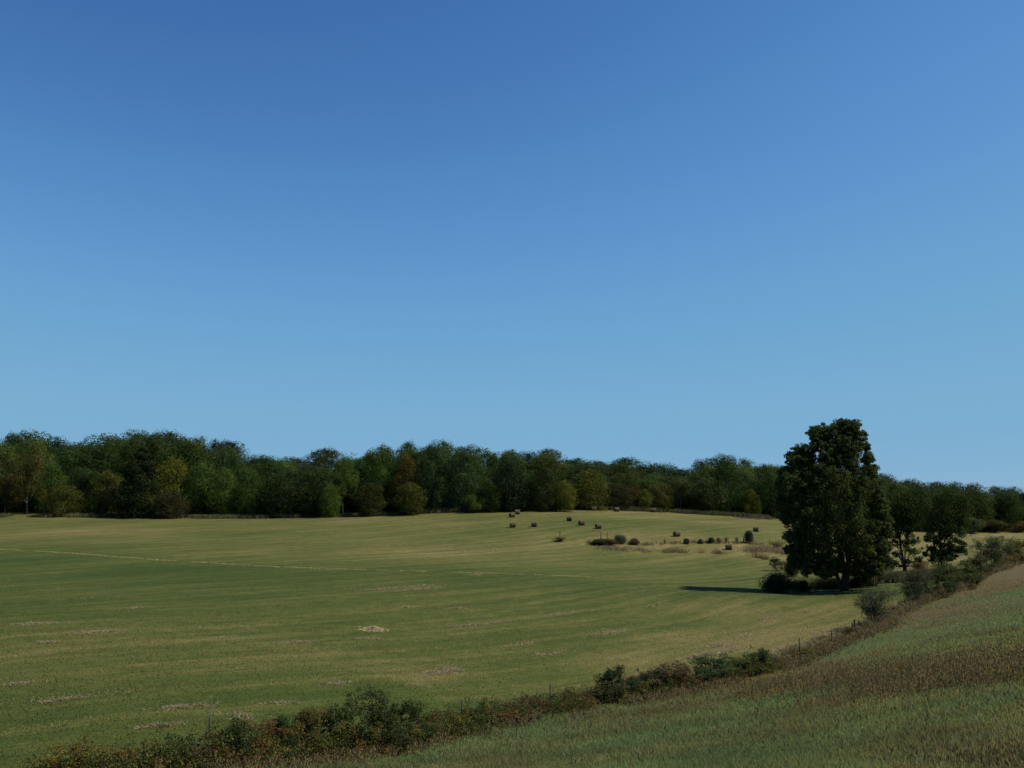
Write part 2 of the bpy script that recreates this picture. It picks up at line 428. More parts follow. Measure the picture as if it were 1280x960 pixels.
sf = addn(ad.outputs['Fac'], cen(n_mid, 0.7), cen(n_tuft, 0.5), cen(n_big, 0.35))
slopec = ramp(nt, sf, [(0.0, (0.058, 0.088, 0.025)), (0.4, (0.076, 0.094, 0.033)), (0.7, (0.092, 0.076, 0.034)), (1.0, (0.110, 0.075, 0.033))])
colr = mixc(nt, asl.outputs['Fac'], fieldc, slopec)
p = node(nt, 'ShaderNodeBsdfPrincipled'); p.inputs['Roughness'].default_value = 0.95; p.inputs['Specular IOR Level'].default_value = 0.1
nt.links.new(colr, p.inputs['Base Color'])
bp = node(nt, 'ShaderNodeBump'); bp.inputs['Strength'].default_value = 0.8; bp.inputs['Distance'].default_value = 0.12
nt.links.new(addn(n_tuft, n_fine, n_mid), bp.inputs['Height']); nt.links.new(bp.outputs[0], p.inputs['Normal'])
nt.links.new(p.outputs[0], out.inputs[0])
g = link('ground', raw_mesh('ground', V, cnt, loops, gm, {'dry': ('POINT', 'FLOAT', dr), 'slope': ('POINT', 'FLOAT', sm)}, smooth=True))
tag(g, 'rolling hay meadow running up to the wood, green and bleached', 'ground', kind='structure')

# ------------------------------------------------------------------ grass
R = np.random.default_rng(11)
def sward_colour(d, s, R):
    d = np.clip(d+R.normal(size=len(d))*0.15, 0, 1)[:, None]
    a = np.array([0.042, 0.067, 0.013]); b = np.array([0.125, 0.112, 0.030]); c = np.array([0.27, 0.22, 0.105])
    f = np.where(d < 0.6, a+(b-a)*d/0.6, b+(c-b)*(d-0.6)/0.4)
    a2 = np.array([0.098, 0.150, 0.056]); b2 = np.array([0.150, 0.108, 0.043])
    g2 = a2+(b2-a2)*d
    k = f*(1-s[:, None])+g2*s[:, None]
    return k*R.uniform(0.78, 1.24, len(k))[:, None]
def vnoise(x, y, sc, seed):
    """cheap smooth noise on arrays"""
    r = np.random.default_rng(seed); t = r.uniform(0, 1, (256, 256))
    u, v = x/sc+500, y/sc+500; i, j = np.floor(u).astype(int), np.floor(v).astype(int)
    fu, fv = u-i, v-j; fu = fu*fu*(3-2*fu); fv = fv*fv*(3-2*fv)
    g = lambda a, b: t[a % 256, b % 256]
    return (g(i, j)*(1-fu)+g(i+1, j)*fu)*(1-fv)+(g(i, j+1)*(1-fu)+g(i+1, j+1)*fu)*fv
def scatter(n, r0, r1, amin=-36, amax=36):
    th = np.radians(R.uniform(amin, amax, n)); r = np.exp(R.uniform(math.log(r0), math.log(r1), n))
    return np.sin(th)*r, np.cos(th)*r, r
# mown field: short stubble and tufts
x, y, r = scatter(440000, 28, 130, -60, 36)
k = fence_y(x)+0.8 < y; x, y, r = x[k], y[k], r[k]
d, s = dryness(x, y)
cu, cv = x*math.cos(MOW)+y*math.sin(MOW), -x*math.sin(MOW)+y*math.cos(MOW)
rowv = vnoise(cu*0.1, cv, 0.9, 5)
k = R.uniform(0, 1, len(x)) < 0.25+0.9*rowv; x, y, r, d, s, rowv, cu, cv = [q[k] for q in (x, y, r, d, s, rowv, cu, cv)]
d = d+(rowv-0.45)*0.95+(vnoise(cu*0.04, cv, 3.0, 6)-.5)*.6
o = link('field_grass', blades('field_grass', x, y, H(x, y), R.uniform(0.03, 0.09, len(x))*np.clip(1.5-r/120, .3, 1), 0.010+0.0005*r, sward_colour(d, s, R), BLADE, 0.8, 21))
tag(o, 'short mown grass covering the big hay field', 'grass', kind='stuff')
# uncut grass of the near slope
x, y, r = scatter(1900000, 8, 125, -40, 74)
k = fence_y(x)-0.2 > y; x, y, r = x[k], y[k], r[k]
d, s = dryness(x, y); s[:] = 1
vn = vnoise(x, y, 1.6, 8)
vn2 = vnoise(x, y, 6.0, 14)
d = d+(vn-0.5)*0.5+(vn2-0.5)*0.7
h = R.uniform(0.06, 0.19, len(x))*(0.7+0.7*vn)*np.where(y > 62, 0.5, 1)
o = link('slope_grass', blades('slope_grass', x, y, H(x, y), h, 0.004+0.00036*r, sward_colour(d, s, R)*(.72+.5*vnoise(x, y, 2.7, 15))[:, None], BLADE, 0.45, 22))
tag(o, 'rough grey green uncut grass on the near slope', 'grass', kind='stuff')

def weed_bed(name, X, Y, hmin, hmax, cols, label, seed, leaves=7, cat='weeds', wid=1.0):
    """upright seed-headed stalks with small bracts"""
    R = np.random.default_rng(seed); n = len(X); Z = H(X, Y)
    h = R.uniform(hmin, hmax, n); cols = np.array(cols)
    dist = np.hypot(X, Y)
    c = (cols[R.integers(0, len(cols), n)]*.65+cols.mean(0)*.35)*R.uniform(0.8, 1.2, n)[:, None]
    m = leaves
    xs, ys = np.repeat(X, m), np.repeat(Y, m); hh = np.repeat(h, m)
    t = R.uniform(0.25, 1.0, n*m)
    zz = np.repeat(Z, m)+hh*t*0.98
    xs = xs+R.normal(size=n*m)*0.05; ys = ys+R.normal(size=n*m)*0.05
    X2 = np.concatenate([X, xs]); Y2 = np.concatenate([Y, ys]); Z2 = np.concatenate([Z, zz-0.06])
    H2 = np.concatenate([h, np.full(n*m, 0.085)]); W2 = np.concatenate([0.006+0.0003*dist, np.repeat(0.012+0.0004*dist, m)])*wid
    C2 = np.concatenate([c*0.8, np.repeat(c, m, 0)*R.uniform(0.85, 1.15, n*m)[:, None]])
    L = blades(name, X2, Y2, Z2, H2, W2, C2, STRAW, 0.18, seed+1)
    return tag(link(name, L), label, cat, kind='stuff')
def band(pts, n, spread, seed, gap=0.0):
    """points scattered along a ground line given by photo survey points; spread in metres"""
    R = np.random.default_rng(seed); P = np.array([hit(*p)[:2] for p in pts])
    seg = np.hypot(*np.diff(P, axis=0).T); cum = np.concatenate([[0], np.cumsum(seg)])
    t = R.uniform(0, cum[-1], n)
    x = np.interp(t, cum, P[:, 0]); y = np.interp(t, cum, P[:, 1])
    cl = vnoise(t, t*0, max(1.2, cum[-1]/40), seed)
    k = cl > gap; n = k.sum()
    return x[k]+R.normal(size=n)*spread, y[k]+R.normal(size=n)*spread*1.3
RED = [(0.17, 0.10, 0.045), (0.13, 0.085, 0.04), (0.19, 0.13, 0.055), (0.12, 0.115, 0.04), (0.2, 0.15, 0.075), (0.10, 0.12, 0.04)]
TAN = [(0.26, 0.20, 0.12), (0.20, 0.14, 0.08), (0.16, 0.11, 0.06), (0.14, 0.12, 0.05)]
x, y = band([(960,862),(1100,850),(1200,845),(1400,828),(1750,822)], 9000, 2.4, 31, 0.42)
weed_bed('tall_weeds', x, y, 0.35, 0.75, RED, 'band of red brown weed stalks crossing the near slope', 32, leaves=5)
x, y = band([(1060,875),(1150,868),(1230,850),(1400,840),(1700,838)], 2600, 1.2, 33, 0.45)
weed_bed('tall_weeds', x, y, 0.3, 0.6, RED, 'thin row of olive brown weeds below the red brown band', 34)
x, y = band([(1100,972),(1180,965),(1300,955)], 450, 0.8, 35, 0.3)
weed_bed('tall_weeds', x, y, 0.25, 0.55, RED+[(0.09, 0.1, 0.04)], 'olive and brown weeds in the bottom right corner of the slope', 36)
# weeds growing at the foot of the fence row, on the near side
fx = R.uniform(-15, 34, 7500); fy = fence_y(fx)-np.abs(R.normal(size=7500))*1.5-0.5
k = vnoise(fx, fy, 2.2, 9) > 0.28; fx, fy = fx[k], fy[k]
weed_bed('fence_row_weeds', fx, fy, 0.2, 0.55, RED+[(0.11, 0.10, 0.04), (0.22, 0.17, 0.1)], 'brown seed stalks and brambles along the near foot of the fence row', 37)
fx = R.uniform(30, 84, 6000); fy = fence_y(fx)+R.normal(size=6000)*1.2
weed_bed('fence_row_weeds', fx, fy, 0.3, 0.9, TAN+[(0.1, 0.1, 0.04)], 'pale dry grass and weeds along the far end of the fence row', 38)
fx = R.uniform(8, 33, 6000); fy = fence_y(fx)+np.abs(R.normal(size=6000))*1.0+0.3
weed_bed('dry_grass_strip', fx, fy, 0.15, 0.45, [(0.26, 0.21, 0.11), (0.2, 0.17, 0.08), (0.3, 0.25, 0.15)], 'bleached uncut grass strip on the field side of the fence', 39, cat='grass')
# stalks scattered over the slope
x, y, r = scatter(80000, 11, 80, -36, 62); k = (fence_y(x)-0.5 > y) & (vnoise(x, y, 3.0, 12) > 0.62); x, y = x[k][:2600], y[k][:2600]
weed_bed('slope_weeds', x, y, 0.2, 0.5, RED+[(0.2, 0.17, 0.1), (0.08, 0.09, 0.04)], 'single dead stalks scattered through the near slope grass', 40, leaves=4)
# ditch weeds beyond the field
x, y = band([(818,691),(860,692),(900,693),(940,695),(968,702)], 1500, 0.4, 41, 0.42)
weed_bed('ditch_weeds', x, y, 0.35, 0.9, [(0.30, 0.20, 0.12), (0.22, 0.15, 0.09), (0.34, 0.27, 0.16), (0.16, 0.14, 0.07)], 'row of reddish tan weeds along the ditch beyond the field', 42)
x, y = band([(935,690),(965,690),(985,694)], 700, 1.0, 43, 0.4)
weed_bed('ditch_weeds', x, y, 0.6, 1.3, [(0.34, 0.27, 0.17), (0.28, 0.2, 0.13), (0.2, 0.16, 0.09)], 'pale tan weeds at the ditch end left of the big tree', 44)
x, y = band([(800,683),(850,680),(900,679),(960,682)], 600, 0.5, 45, 0.4)
weed_bed('ditch_weeds', x, y, 0.3, 0.9, TAN, 'sparse dry weeds along the line of stakes in the far field', 46)
x, y = band([(740,686),(775,688),(810,690)], 600, 0.9, 47, 0.3)
weed_bed('ditch_weeds', x, y, 0.3, 0.7, [(0.3, 0.24, 0.17), (0.2, 0.16, 0.1)], 'bleached weeds at the foot of the low bushes in mid field', 48)
x, y = band([(1000,735),(1020,735),(1045,735)], 5000, 0.8, 49)
weed_bed('tall_grass', x, y, 0.8, 1.5, [(0.16, 0.19, 0.07), (0.2, 0.21, 0.09), (0.13, 0.16, 0.05)], 'light green tall grass left of the big tree trunk', 50, cat='grass')
x, y = band([(1070,732),(1095,728),(1120,726),(1150,722)], 3500, 1.0, 51, 0.2)
weed_bed('tall_grass', x, y, 0.5, 1.1, [(0.16, 0.14, 0.07), (0.1, 0.11, 0.04), (0.2, 0.17, 0.09)], 'olive tall grass right of the big tree trunk', 52, cat='grass')
x, y = band([(520,642),(580,640),(640,638),(690,637)], 5000, 0.9, 53, 0.2)
weed_bed('wood_edge_weeds', x, y, 0.6, 1.6, [(0.14, 0.15, 0.05), (0.11, 0.12, 0.04), (0.18, 0.16, 0.06)], 'yellow green weeds at the middle of the wood edge', 54, wid=1.3)
x, y = band([(0,647),(200,648),(320,648),(420,646),(520,644)], 6000, 0.7, 55, 0.3)
weed_bed('wood_edge_weeds', x, y, 0.5, 1.2, [(0.13, 0.13, 0.05), (0.1, 0.11, 0.04)], 'low olive weeds at the left half of the wood edge', 56, wid=1.3)
x, y = band([(720,637),(800,639),(880,643),(960,649)], 5000, 0.9, 57, 0.3)
weed_bed('wood_edge_weeds', x, y, 0.5, 1.4, [(0.09, 0.1, 0.035), (0.07, 0.08, 0.03)], 'dark green undergrowth at the wood edge behind the upper bales', 58, wid=1.3)

# hay left lying by the baler: streaks and heaps of cut straw
def straws(name, specs, label, seed, bright=1.0):
    R = np.random.default_rng(seed); V = []; C = []
    for px, py, L, W, hgt, n in specs:
        cx, cy, _ = hit(px, py)
        u = R.normal(size=n)*L*0.45; v = R.normal(size=n)*W*0.45+0.05*np.sin(u)
        x = cx+u*math.cos(MOW)-v*math.sin(MOW); y = cy+u*math.sin(MOW)+v*math.cos(MOW)
        z = H(x, y)+0.02+hgt*np.exp(-(u/(L*.5))**2-(v/(W*.5))**2)*R.uniform(0.2, 1, n)
        a = R.uniform(0, math.pi, n); l = R.uniform(0.08, 0.2, n); w = 0.006+0.00035*cy
        d = np.stack([np.cos(a)*l, np.sin(a)*l, R.normal(size=n)*l*0.35], 1); q = np.stack([-np.sin(a), np.cos(a), R.normal(size=n)*0.4], 1)*w
        P = np.stack([x, y, z], 1)
        V.append(np.stack([P-d-q, P+d-q*0.6, P+d+q*0.6, P-d+q], 1).reshape(-1, 3))
        c = np.array([0.34, 0.28, 0.17])*bright*R.uniform(0.6, 1.35, n)[:, None]; C.append(np.concatenate([c, np.ones((n, 1))], 1))
    V = np.concatenate(V); return tag(link(name, raw_mesh(name, V, 4, np.arange(len(V)), STRAW, {'col': ('FACE', 'FLOAT_COLOR', np.concatenate(C))})), label, 'hay')
straws('hay_heap', [(467,788,0.95,1.0,0.26,900)], 'small pale heap of loose hay lying in the middle of the green field', 61, .85)
st = [(500,736,9,.5,.06,600),(530,737,5,.4,.06,350),(372,803,2.4,.5,.05,260),(545,842,3.0,.5,.09,420),(565,838,1.4,.4,.1,260),(455,800,1.6,.35,.05,160),(472,800,1,.3,.05,100),
 (130,790,2.6,.4,.06,280),(100,794,1.5,.3,.05,150),(55,781,3,.3,.05,240),(35,781,2,.3,.05,160),(57,804,1.4,.4,.06,130),(20,857,1.6,.3,.05,200),(75,878,2.2,.3,.05,240),(230,884,2.4,.28,.06,300),
 (200,910,1.8,.25,.05,260),(300,896,1.2,.5,.05,220),(350,882,1.5,.25,.05,160),(510,760,1.6,.4,.06,120),(570,761,2,.4,.05,140),(590,783,3,.4,.06,260),(620,779,2.4,.35,.06,200),
 (700,768,4,.5,.05,240),(765,791,4,.6,.06,300),(690,820,3,.4,.05,240),(910,845-30,4,.5,.06,420),(900,808,3.4,.7,.06,420),(870,822,4,.4,.06,380),(930,795,2.4,.3,.05,200),(1010,766,2.4,.3,.05,140),
 (960,775,4,.4,.05,220),(1030,790,3,.6,.06,300),(980,812,4,.7,.07,600),(650,807,3,.3,.05,200),(520,858,1.6,.25,.05,140),(420,857,1.8,.3,.05,160),(280,722+76,2,.3,.05,150),(170,700+60,2.2,.3,.05,120),(820,757,4,.4,.05,180),
 (595,719,3,.6,.05,160),(600,690,8,2,.03,300),(560,686,10,2,.03,300),(480,682,9,2,.03,300),(120,664,10,2,.03,400),(180,663,10,2.5,.03,400)]
tag(straws('scattered_hay', [(a, b, L*.8, W*1.6, h, int(n*.55)) for a, b, L, W, h, n in st], 'streaks of bleached hay left lying across the mown field', 62, 0.5), kind='stuff')
# the uncut line between two cuts, crossing the field from the left edge
x, y = band([(-60,682),(0,687),(60,690),(200,701),(330,708),(420,712),(560,716),(640,718),(740,722)], 5600, 0.2, 63, 0.30)
o = link('uncut_grass_line', blades('uncut_grass_line', x, y, H(x, y), R.uniform(0.04, 0.12, len(x)), np.full(len(x), 0.09), np.array([0.31, 0.27, 0.13])*R.uniform(0.6, 1.3, len(x))[:, None], STRAW, 0.5, 64))
tag(o, 'thin bleached line of uncut grass crossing the field from the left', 'grass', kind='stuff')
# ------------------------------------------------------------------ trees
def proto(kind, seed):
    """crown and trunk meshes for a tree of unit height and about 0.8 wide"""
    R = np.random.default_rng(seed); L = Leaves(seed); T = Tubes(); tips = []
    def lobes(spec, nsub, per, size):
        for c, r in spec:
            L.puff(c, r*1.12, int(nsub*per*.62), size*1.05, 12); L.lobe(c, r, max(2, nsub//6), per, size, .3); tips.append(c)
    if kind == 'round':          # broad crown reaching nearly to the ground
        sp = [((0, 0, 0.74), 0.2)]
        for z, rad, m, r in ((0.07, .24, 6, .12), (0.22, .24, 6, .16), (0.42, .27, 6, .18), (0.62, .22, 5, .17), (0.82, .11, 3, .13)):
            a0 = R.uniform(0, 6)
            for i in range(m):
                a = a0+i*2*math.pi/m+R.normal()*.2; q = rad*R.uniform(.75, 1.15)
                sp.append(((q*math.cos(a), q*math.sin(a), z+R.normal()*.04), r*R.uniform(.75, 1.2)))
        lobes(sp, 24, 36, 0.0215)
    elif kind == 'tall':         # oval, layered
        sp = [((0, 0, 0.86), .12)]
        for z, rad, m, r in ((0.06, .17, 5, .10), (0.16, .16, 5, .13), (0.3, .21, 5, .15), (0.45, .22, 6, .15), (0.6, .2, 5, .15), (0.75, .14, 4, .13)):
            a0 = R.uniform(0, 6)
            for i in range(m):
                a = a0+i*2*math.pi/m+R.normal()*.25; q = rad*R.uniform(.7, 1.25)
                sp.append(((q*math.cos(a), q*math.sin(a), z+R.normal()*.05), r*R.uniform(.7, 1.2)))
        lobes(sp, 20, 34, 0.0215)
    elif kind == 'ragged':       # open crown with separate boughs and a bare lower trunk
        sp = [((0.02, 0, 0.82), .15)]
        for i in range(15):
            a = R.uniform(0, 2*math.pi); z = R.uniform(.3, .88); q = R.uniform(.12, .36)*math.sqrt(max(0.1, 1-((z-.55)/.45)**2))
            sp.append(((q*math.cos(a), q*math.sin(a), z), R.uniform(.09, .17)))
        lobes(sp, 26, 36, 0.021)
    elif kind == 'cone':         # dense, pointed, dark
        for z in np.linspace(.08, .93, 10):
            rad = .34*(1-z)**.75; m = max(2, int(8*(1-z)+1)); a0 = R.uniform(0, 6)
            for i in range(m):
                a = a0+i*2*math.pi/m+R.normal()*.2; q = rad*R.uniform(.6, 1.1)
                L.puff((q*math.cos(a), q*math.sin(a), z+R.normal()*.02), np.array([.13, .13, .085])*(1.25-z*.7), 420, 0.024, 8, .3)
        L.puff((0, 0, .93), (.05, .05, .07), 160, .022, 5, .3)
    elif kind == 'bush':         # many stems, foliage to the ground
        sp = []
        for i in range(15):
            a = R.uniform(0, 2*math.pi); z = R.uniform(.18, .78); q = R.uniform(.05, .42)*math.sqrt(max(.15, 1-(z/.95)**2))
            sp.append(((q*math.cos(a), q*math.sin(a), z), R.uniform(.13, .22)))
        lobes(sp, 24, 34, 0.030)
    # wood
    if kind == 'bush':
        for i in range(9):
            c = np.array(tips[i]); T.add(wobbly((c[0]*.12, c[1]*.12, -.05), c*1.05, R, 6, .05), np.linspace(.013, .004, 6), 5)
    else:
        top = .9; T.add(wobbly((0, 0, -.06), (R.normal()*.02, R.normal()*.02, top), R, 8, .015), np.linspace(.026, .005, 8), 8)
        for c in tips[1:]:
            c = np.array(c); z0 = max(.08, c[2]-.18-.25*np.hypot(c[0], c[1]))
            T.add(wobbly((0, 0, z0), c, R, 5, .06, .05), np.linspace(.009, .003, 5), 5)
    return L.mesh(kind+'_crown', LEAF), T.mesh(kind+'_trunk', BARK)
PROTO = {}
for kd, seeds, w0 in (('round', (1, 2, 3), .84), ('tall', (4, 5, 6), .66), ('ragged', (7, 8, 9), .80), ('cone', (10, 11), .80), ('bush', (12, 13, 14), .98)):
    PROTO[kd] = [proto(kd, s)+(w0,) for s in seeds]
_cnt = 0
def tree(name, loc, height, width, kind, col, turned, label, cat, group=None, var=None, rz=None):
    global _cnt
    _cnt += 1
    P = PROTO[kind]; crown, trunk, w0 = P[(_cnt if var is None else var) % len(P)]
    t = empty(name, loc, label, cat, group, rnd.uniform(0, 6.28) if rz is None else rz)
    t.scale = (width/w0, width/w0, height)
    c = link('crown', crown, t); c.color = (col[0]*1.0, col[1]*.95, col[2]*.62, turned*.4)
    link('trunk', trunk, t)
    return t

DK, MD, LT, YL, BR, GY, BL = (.034, .064, .024), (.050, .092, .028), (.072, .118, .032), (.11, .115, .026), (.085, .070, .034), (.08, .10, .06), (.034, .064, .034)
# front of the wood, left to right: centre px, distance, top px, width px, kind, colour, turned share, label
FRONT = [
 (-30,237,588,44,'round',DK,.2,'dark rounded tree at the far left end of the wood edge'),
 (6,237,592,40,'ragged',BR,.2,'dark olive brown tree cut by the left frame edge at the field'),
 (33,238,566,42,'ragged',(.075,.075,.03),.45,'tall thin leaved brownish tree, second from the left end of the wood edge'),
 (62,243,578,38,'round',MD,.3,'dull green tree rising behind the low olive tree near the left end'),
 (78,234,606,46,'round',(.07,.08,.025),.25,'low olive tree with foliage down to the field, near the left end'),
 (102,240,584,38,'ragged',DK,.5,'dark gappy tree with yellow tips, first left of the orange topped tree'),
 (132,238,588,36,'tall',(.05,.055,.02),.75,'tree with an orange yellow top just left of the black green conifer'),
 (174,233,558,60,'cone',(.016,.028,.013),.0,'big near black conical tree standing out at the left of the wood edge'),
 (186,231,618,24,'bush',(.07,.082,.024),.2,'small olive bush at the foot of the black green conical tree'),
 (212,239,572,48,'tall',YL,.25,'tall yellow olive tree just right of the black green conical tree'),
 (213,231,613,38,'round',(.05,.05,.035),.2,'low grey brown bushy tree in front of the yellow olive one'),
 (248,238,578,42,'tall',MD,.1,'green layered tree, first right of the yellow olive one'),
 (277,237,584,36,'tall',LT,.1,'lighter green layered tree, second right of the yellow olive one'),
 (311,237,588,36,'round',MD,.05,'rounded mid green tree, third right of the yellow olive one'),
 (336,244,571,44,'round',DK,.1,'dark rounded tree showing above the layered green ones, left of the skyline gap'),
 (352,236,584,46,'tall',(.038,.06,.028),.05,'broad blue green tree with drooping layers below the skyline gap'),
 (393,236,583,46,'tall',(.036,.058,.024),.05,'broad green tree with drooping layers, just right of the skyline gap'),
 (412,232,606,24,'tall',LT,.15,'slim light green tree standing in front of the layered pair'),
 (428,240,576,36,'ragged',LT,.1,'airy bright green tree behind the slim light green one'),
 (462,233,603,34,'tall',(.04,.05,.02),.3,'low conical dark tree with a yellow lit side, left of its twin'),
 (474,244,558,44,'ragged',MD,.35,'tall green tree with yellowing boughs above the low conical pair'),
 (507,245,568,38,'round',(.085,.066,.024),.4,'tree with a rusty orange crown in the middle left of the wood'),
 (512,233,603,36,'tall',(.065,.078,.022),.3,'low conical olive tree just right of its darker twin'),
 (541,240,556,40,'tall',BL,.0,'tall blue green dark tree right of the rusty orange crown'),
 (574,241,562,42,'tall',BL,.05,'tall dark blue green tree, second right of the rusty orange crown'),
 (590,236,617,22,'bush',LT,.15,'small bright green bush at the foot of the dark tall trees'),
 (611,238,600,32,'round',DK,.05,'low dark rounded tree left of the blackish one by the bales'),
 (638,241,573,48,'round',(.022,.038,.022),.0,'blackish blue green tree right behind the left group of bales'),
 (680,242,583,40,'round',(.032,.046,.02),.4,'dark tree with a reddish top right of the blackish one'),
 (706,241,600,24,'tall',(.11,.125,.025),.15,'narrow bright yellow green tree where the wood edge steps back'),
 (736,252,587,50,'round',(.082,.092,.024),.15,'rounded dull yellow green tree just right of the step in the wood edge'),
 (772,256,604,40,'round',(.04,.042,.024),.2,'low dark brownish tree behind the upper middle bale'),
 (791,259,605,26,'round',(.07,.045,.028),.5,'small reddish brown tree left of a narrow yellow green one'),
 (804,257,611,20,'tall',(.09,.105,.025),.1,'narrow yellow green tree behind the gap between two upper bales'),
 (826,260,603,28,'tall',(.075,.08,.025),.2,'olive tree right behind the right upper bale'),
 (850,262,600,32,'ragged',(.05,.058,.026),.25,'brownish green open tree, first right of the right upper bale'),
 (880,264,590,42,'tall',(.045,.065,.032),.05,'broad grey green tree, second right of the right upper bale'),
 (909,268,574,44,'round',DK,.05,'large dark rounded tree left of the small bright one'),
 (938,266,611,26,'round',(.09,.105,.025),.15,'small bright yellow green tree at the wood edge left of the big tree'),
 (960,270,583,40,'tall',DK,.1,'dark tree just left of the big tree, third from its crown'),
 (985,274,590,38,'round',MD,.1,'mid green tree right at the left side of the big tree crown'),
 (1018,280,592,40,'round',DK,.1,'dark tree hidden behind the left half of the big tree'),
 (1055,284,594,40,'tall',MD,.1,'green tree hidden behind the middle of the big tree'),
 (1090,288,598,40,'round',MD,.1,'green tree hidden behind the right half of the big tree'),
 (1122,290,600,36,'round',(.05,.075,.022),.15,'green tree behind the left of the two multi trunk trees'),
 (1150,293,604,36,'round',DK,.1,'dark green tree seen between the two multi trunk trees'),
 (1195,292,647,26,'bush',(.09,.115,.03),.1,'small yellow green bush right of the multi trunk tree, by the tan field'),
 (1185,297,606,36,'tall',MD,.1,'green tree rising behind the right multi trunk tree'),
 (1214,290,646,32,'bush',GY,.0,'rounded grey green bush on the far edge of the tan field'),
 (1222,300,612,40,'round',(.045,.07,.024),.1,'mid green rounded tree above the grey green bush'),
 (1243,294,650,34,'bush',(.06,.058,.03),.4,'low brown green thicket right of the grey green bush'),
 (1262,303,616,42,'round',DK,.05,'dark rounded tree near the right frame edge at the tan field'),
 (1275,295,651,34,'bush',(.07,.06,.032),.5,'low brown thicket at the right frame edge behind the tan field'),
 (1305,306,612,42,'round',MD,.1,'green tree just past the right frame edge'),
 (1140,296,660-18,30,'bush',(.08,.08,.03),.3,'olive bush on the tan field seen between the two multi trunk trees'),
]
for px, Y, py, wp, kd, col, tu, lb in FRONT:
    x, y, z = at(px, Y); hh = max(3.0, top_z(py, Y)-z); w = wp*Y/FPX*1.12
    cat = 'bush' if kd == 'bush' else 'tree'
    tree('bush' if kd == 'bush' else 'broadleaf_tree' if kd != 'cone' else 'conifer_tree', (x, y, z), hh*1.02, w, kd, [v*.88 for v in col], tu*.8, lb, cat, 'trees and bushes along the front of the wood')

SIL = [(-400,560),(-200,548),(0,541),(25,536),(55,540),(100,545),(135,543),(165,536),(195,533),(230,539),(260,543),(285,552),(305,561),(318,567),(335,569),(360,568),(380,576),(392,572),(398,560),(418,556),
 (440,562),(455,566),(470,560),(490,555),(512,552),(545,550),(575,555),(600,555),(640,559),(675,562),(705,562),(740,572),(760,571),(775,573),(800,573),(830,578),(860,580),(885,574),(905,568),(930,573),(960,577),
 (1000,575),(1040,582),(1080,586),(1110,592),(1150,596),(1190,602),(1240,607),(1280,611),(1400,616),(1700,622)]
_sx = [a for a, b in SIL]; _sy = [b for a, b in SIL]
rows = [  # distance beyond the front, name of the rank
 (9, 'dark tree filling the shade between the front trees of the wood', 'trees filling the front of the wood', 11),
 (24, 'green crown in the middle ranks of the wood, below the skyline', 'crowns in the middle of the wood', 12),
 (42, 'green crown in the middle ranks of the wood, below the skyline', 'crowns in the middle of the wood', 12.5),
 (62, 'green crown high in the wood just under the skyline trees', 'crowns just under the skyline', 13.5),
 (84, 'tree of the highest rank of the wood with its crown against the sky', 'crowns against the sky', 14)]
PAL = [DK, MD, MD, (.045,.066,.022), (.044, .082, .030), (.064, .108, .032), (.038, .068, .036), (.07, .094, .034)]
for ri, (off, lb, grp, wid) in enumerate(rows):
    px = -190.0
    while px < 1470:
        f = np.interp(px, [0, 640, 700, 760, 960, 1100, 1280, 1500], [237, 241, 246, 256, 272, 288, 300, 315])
        Y = f+off*(1.0 if px < 1000 else 1.25)+rnd.uniform(-4, 4)
        x, y, z = at(px, Y); w = wid*rnd.uniform(.62, 1.45)
        sil = float(np.interp(px, _sx, _sy))
        if ri == 4: tp = sil+rnd.choice([rnd.uniform(-3, 0), rnd.uniform(-1, 3), rnd.uniform(1, 6)])
        else: tp = sil+(3, 4, 6, 12, 0)[3-ri]+rnd.uniform(0, (8, 12, 14, 20)[3-ri]) if ri else 600+rnd.uniform(-6, 14)
        if ri == 0 and px < 700: tp -= 6
        if ri == 0 and px > 1000: tp += 8
        tp = max(tp, sil+3) if ri < 4 else tp
        hh = min(max(top_z(tp, Y)-z, 7), 27)
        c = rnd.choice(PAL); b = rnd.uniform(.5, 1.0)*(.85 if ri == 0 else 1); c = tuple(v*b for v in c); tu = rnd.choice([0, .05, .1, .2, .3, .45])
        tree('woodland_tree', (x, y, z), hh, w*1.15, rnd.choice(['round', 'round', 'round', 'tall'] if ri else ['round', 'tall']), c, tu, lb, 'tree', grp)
        px += w/Y*FPX*rnd.uniform(.60, .92)*(1.15 if ri in (1, 2) else .88 if ri == 4 else 1)
print('trees', _cnt)

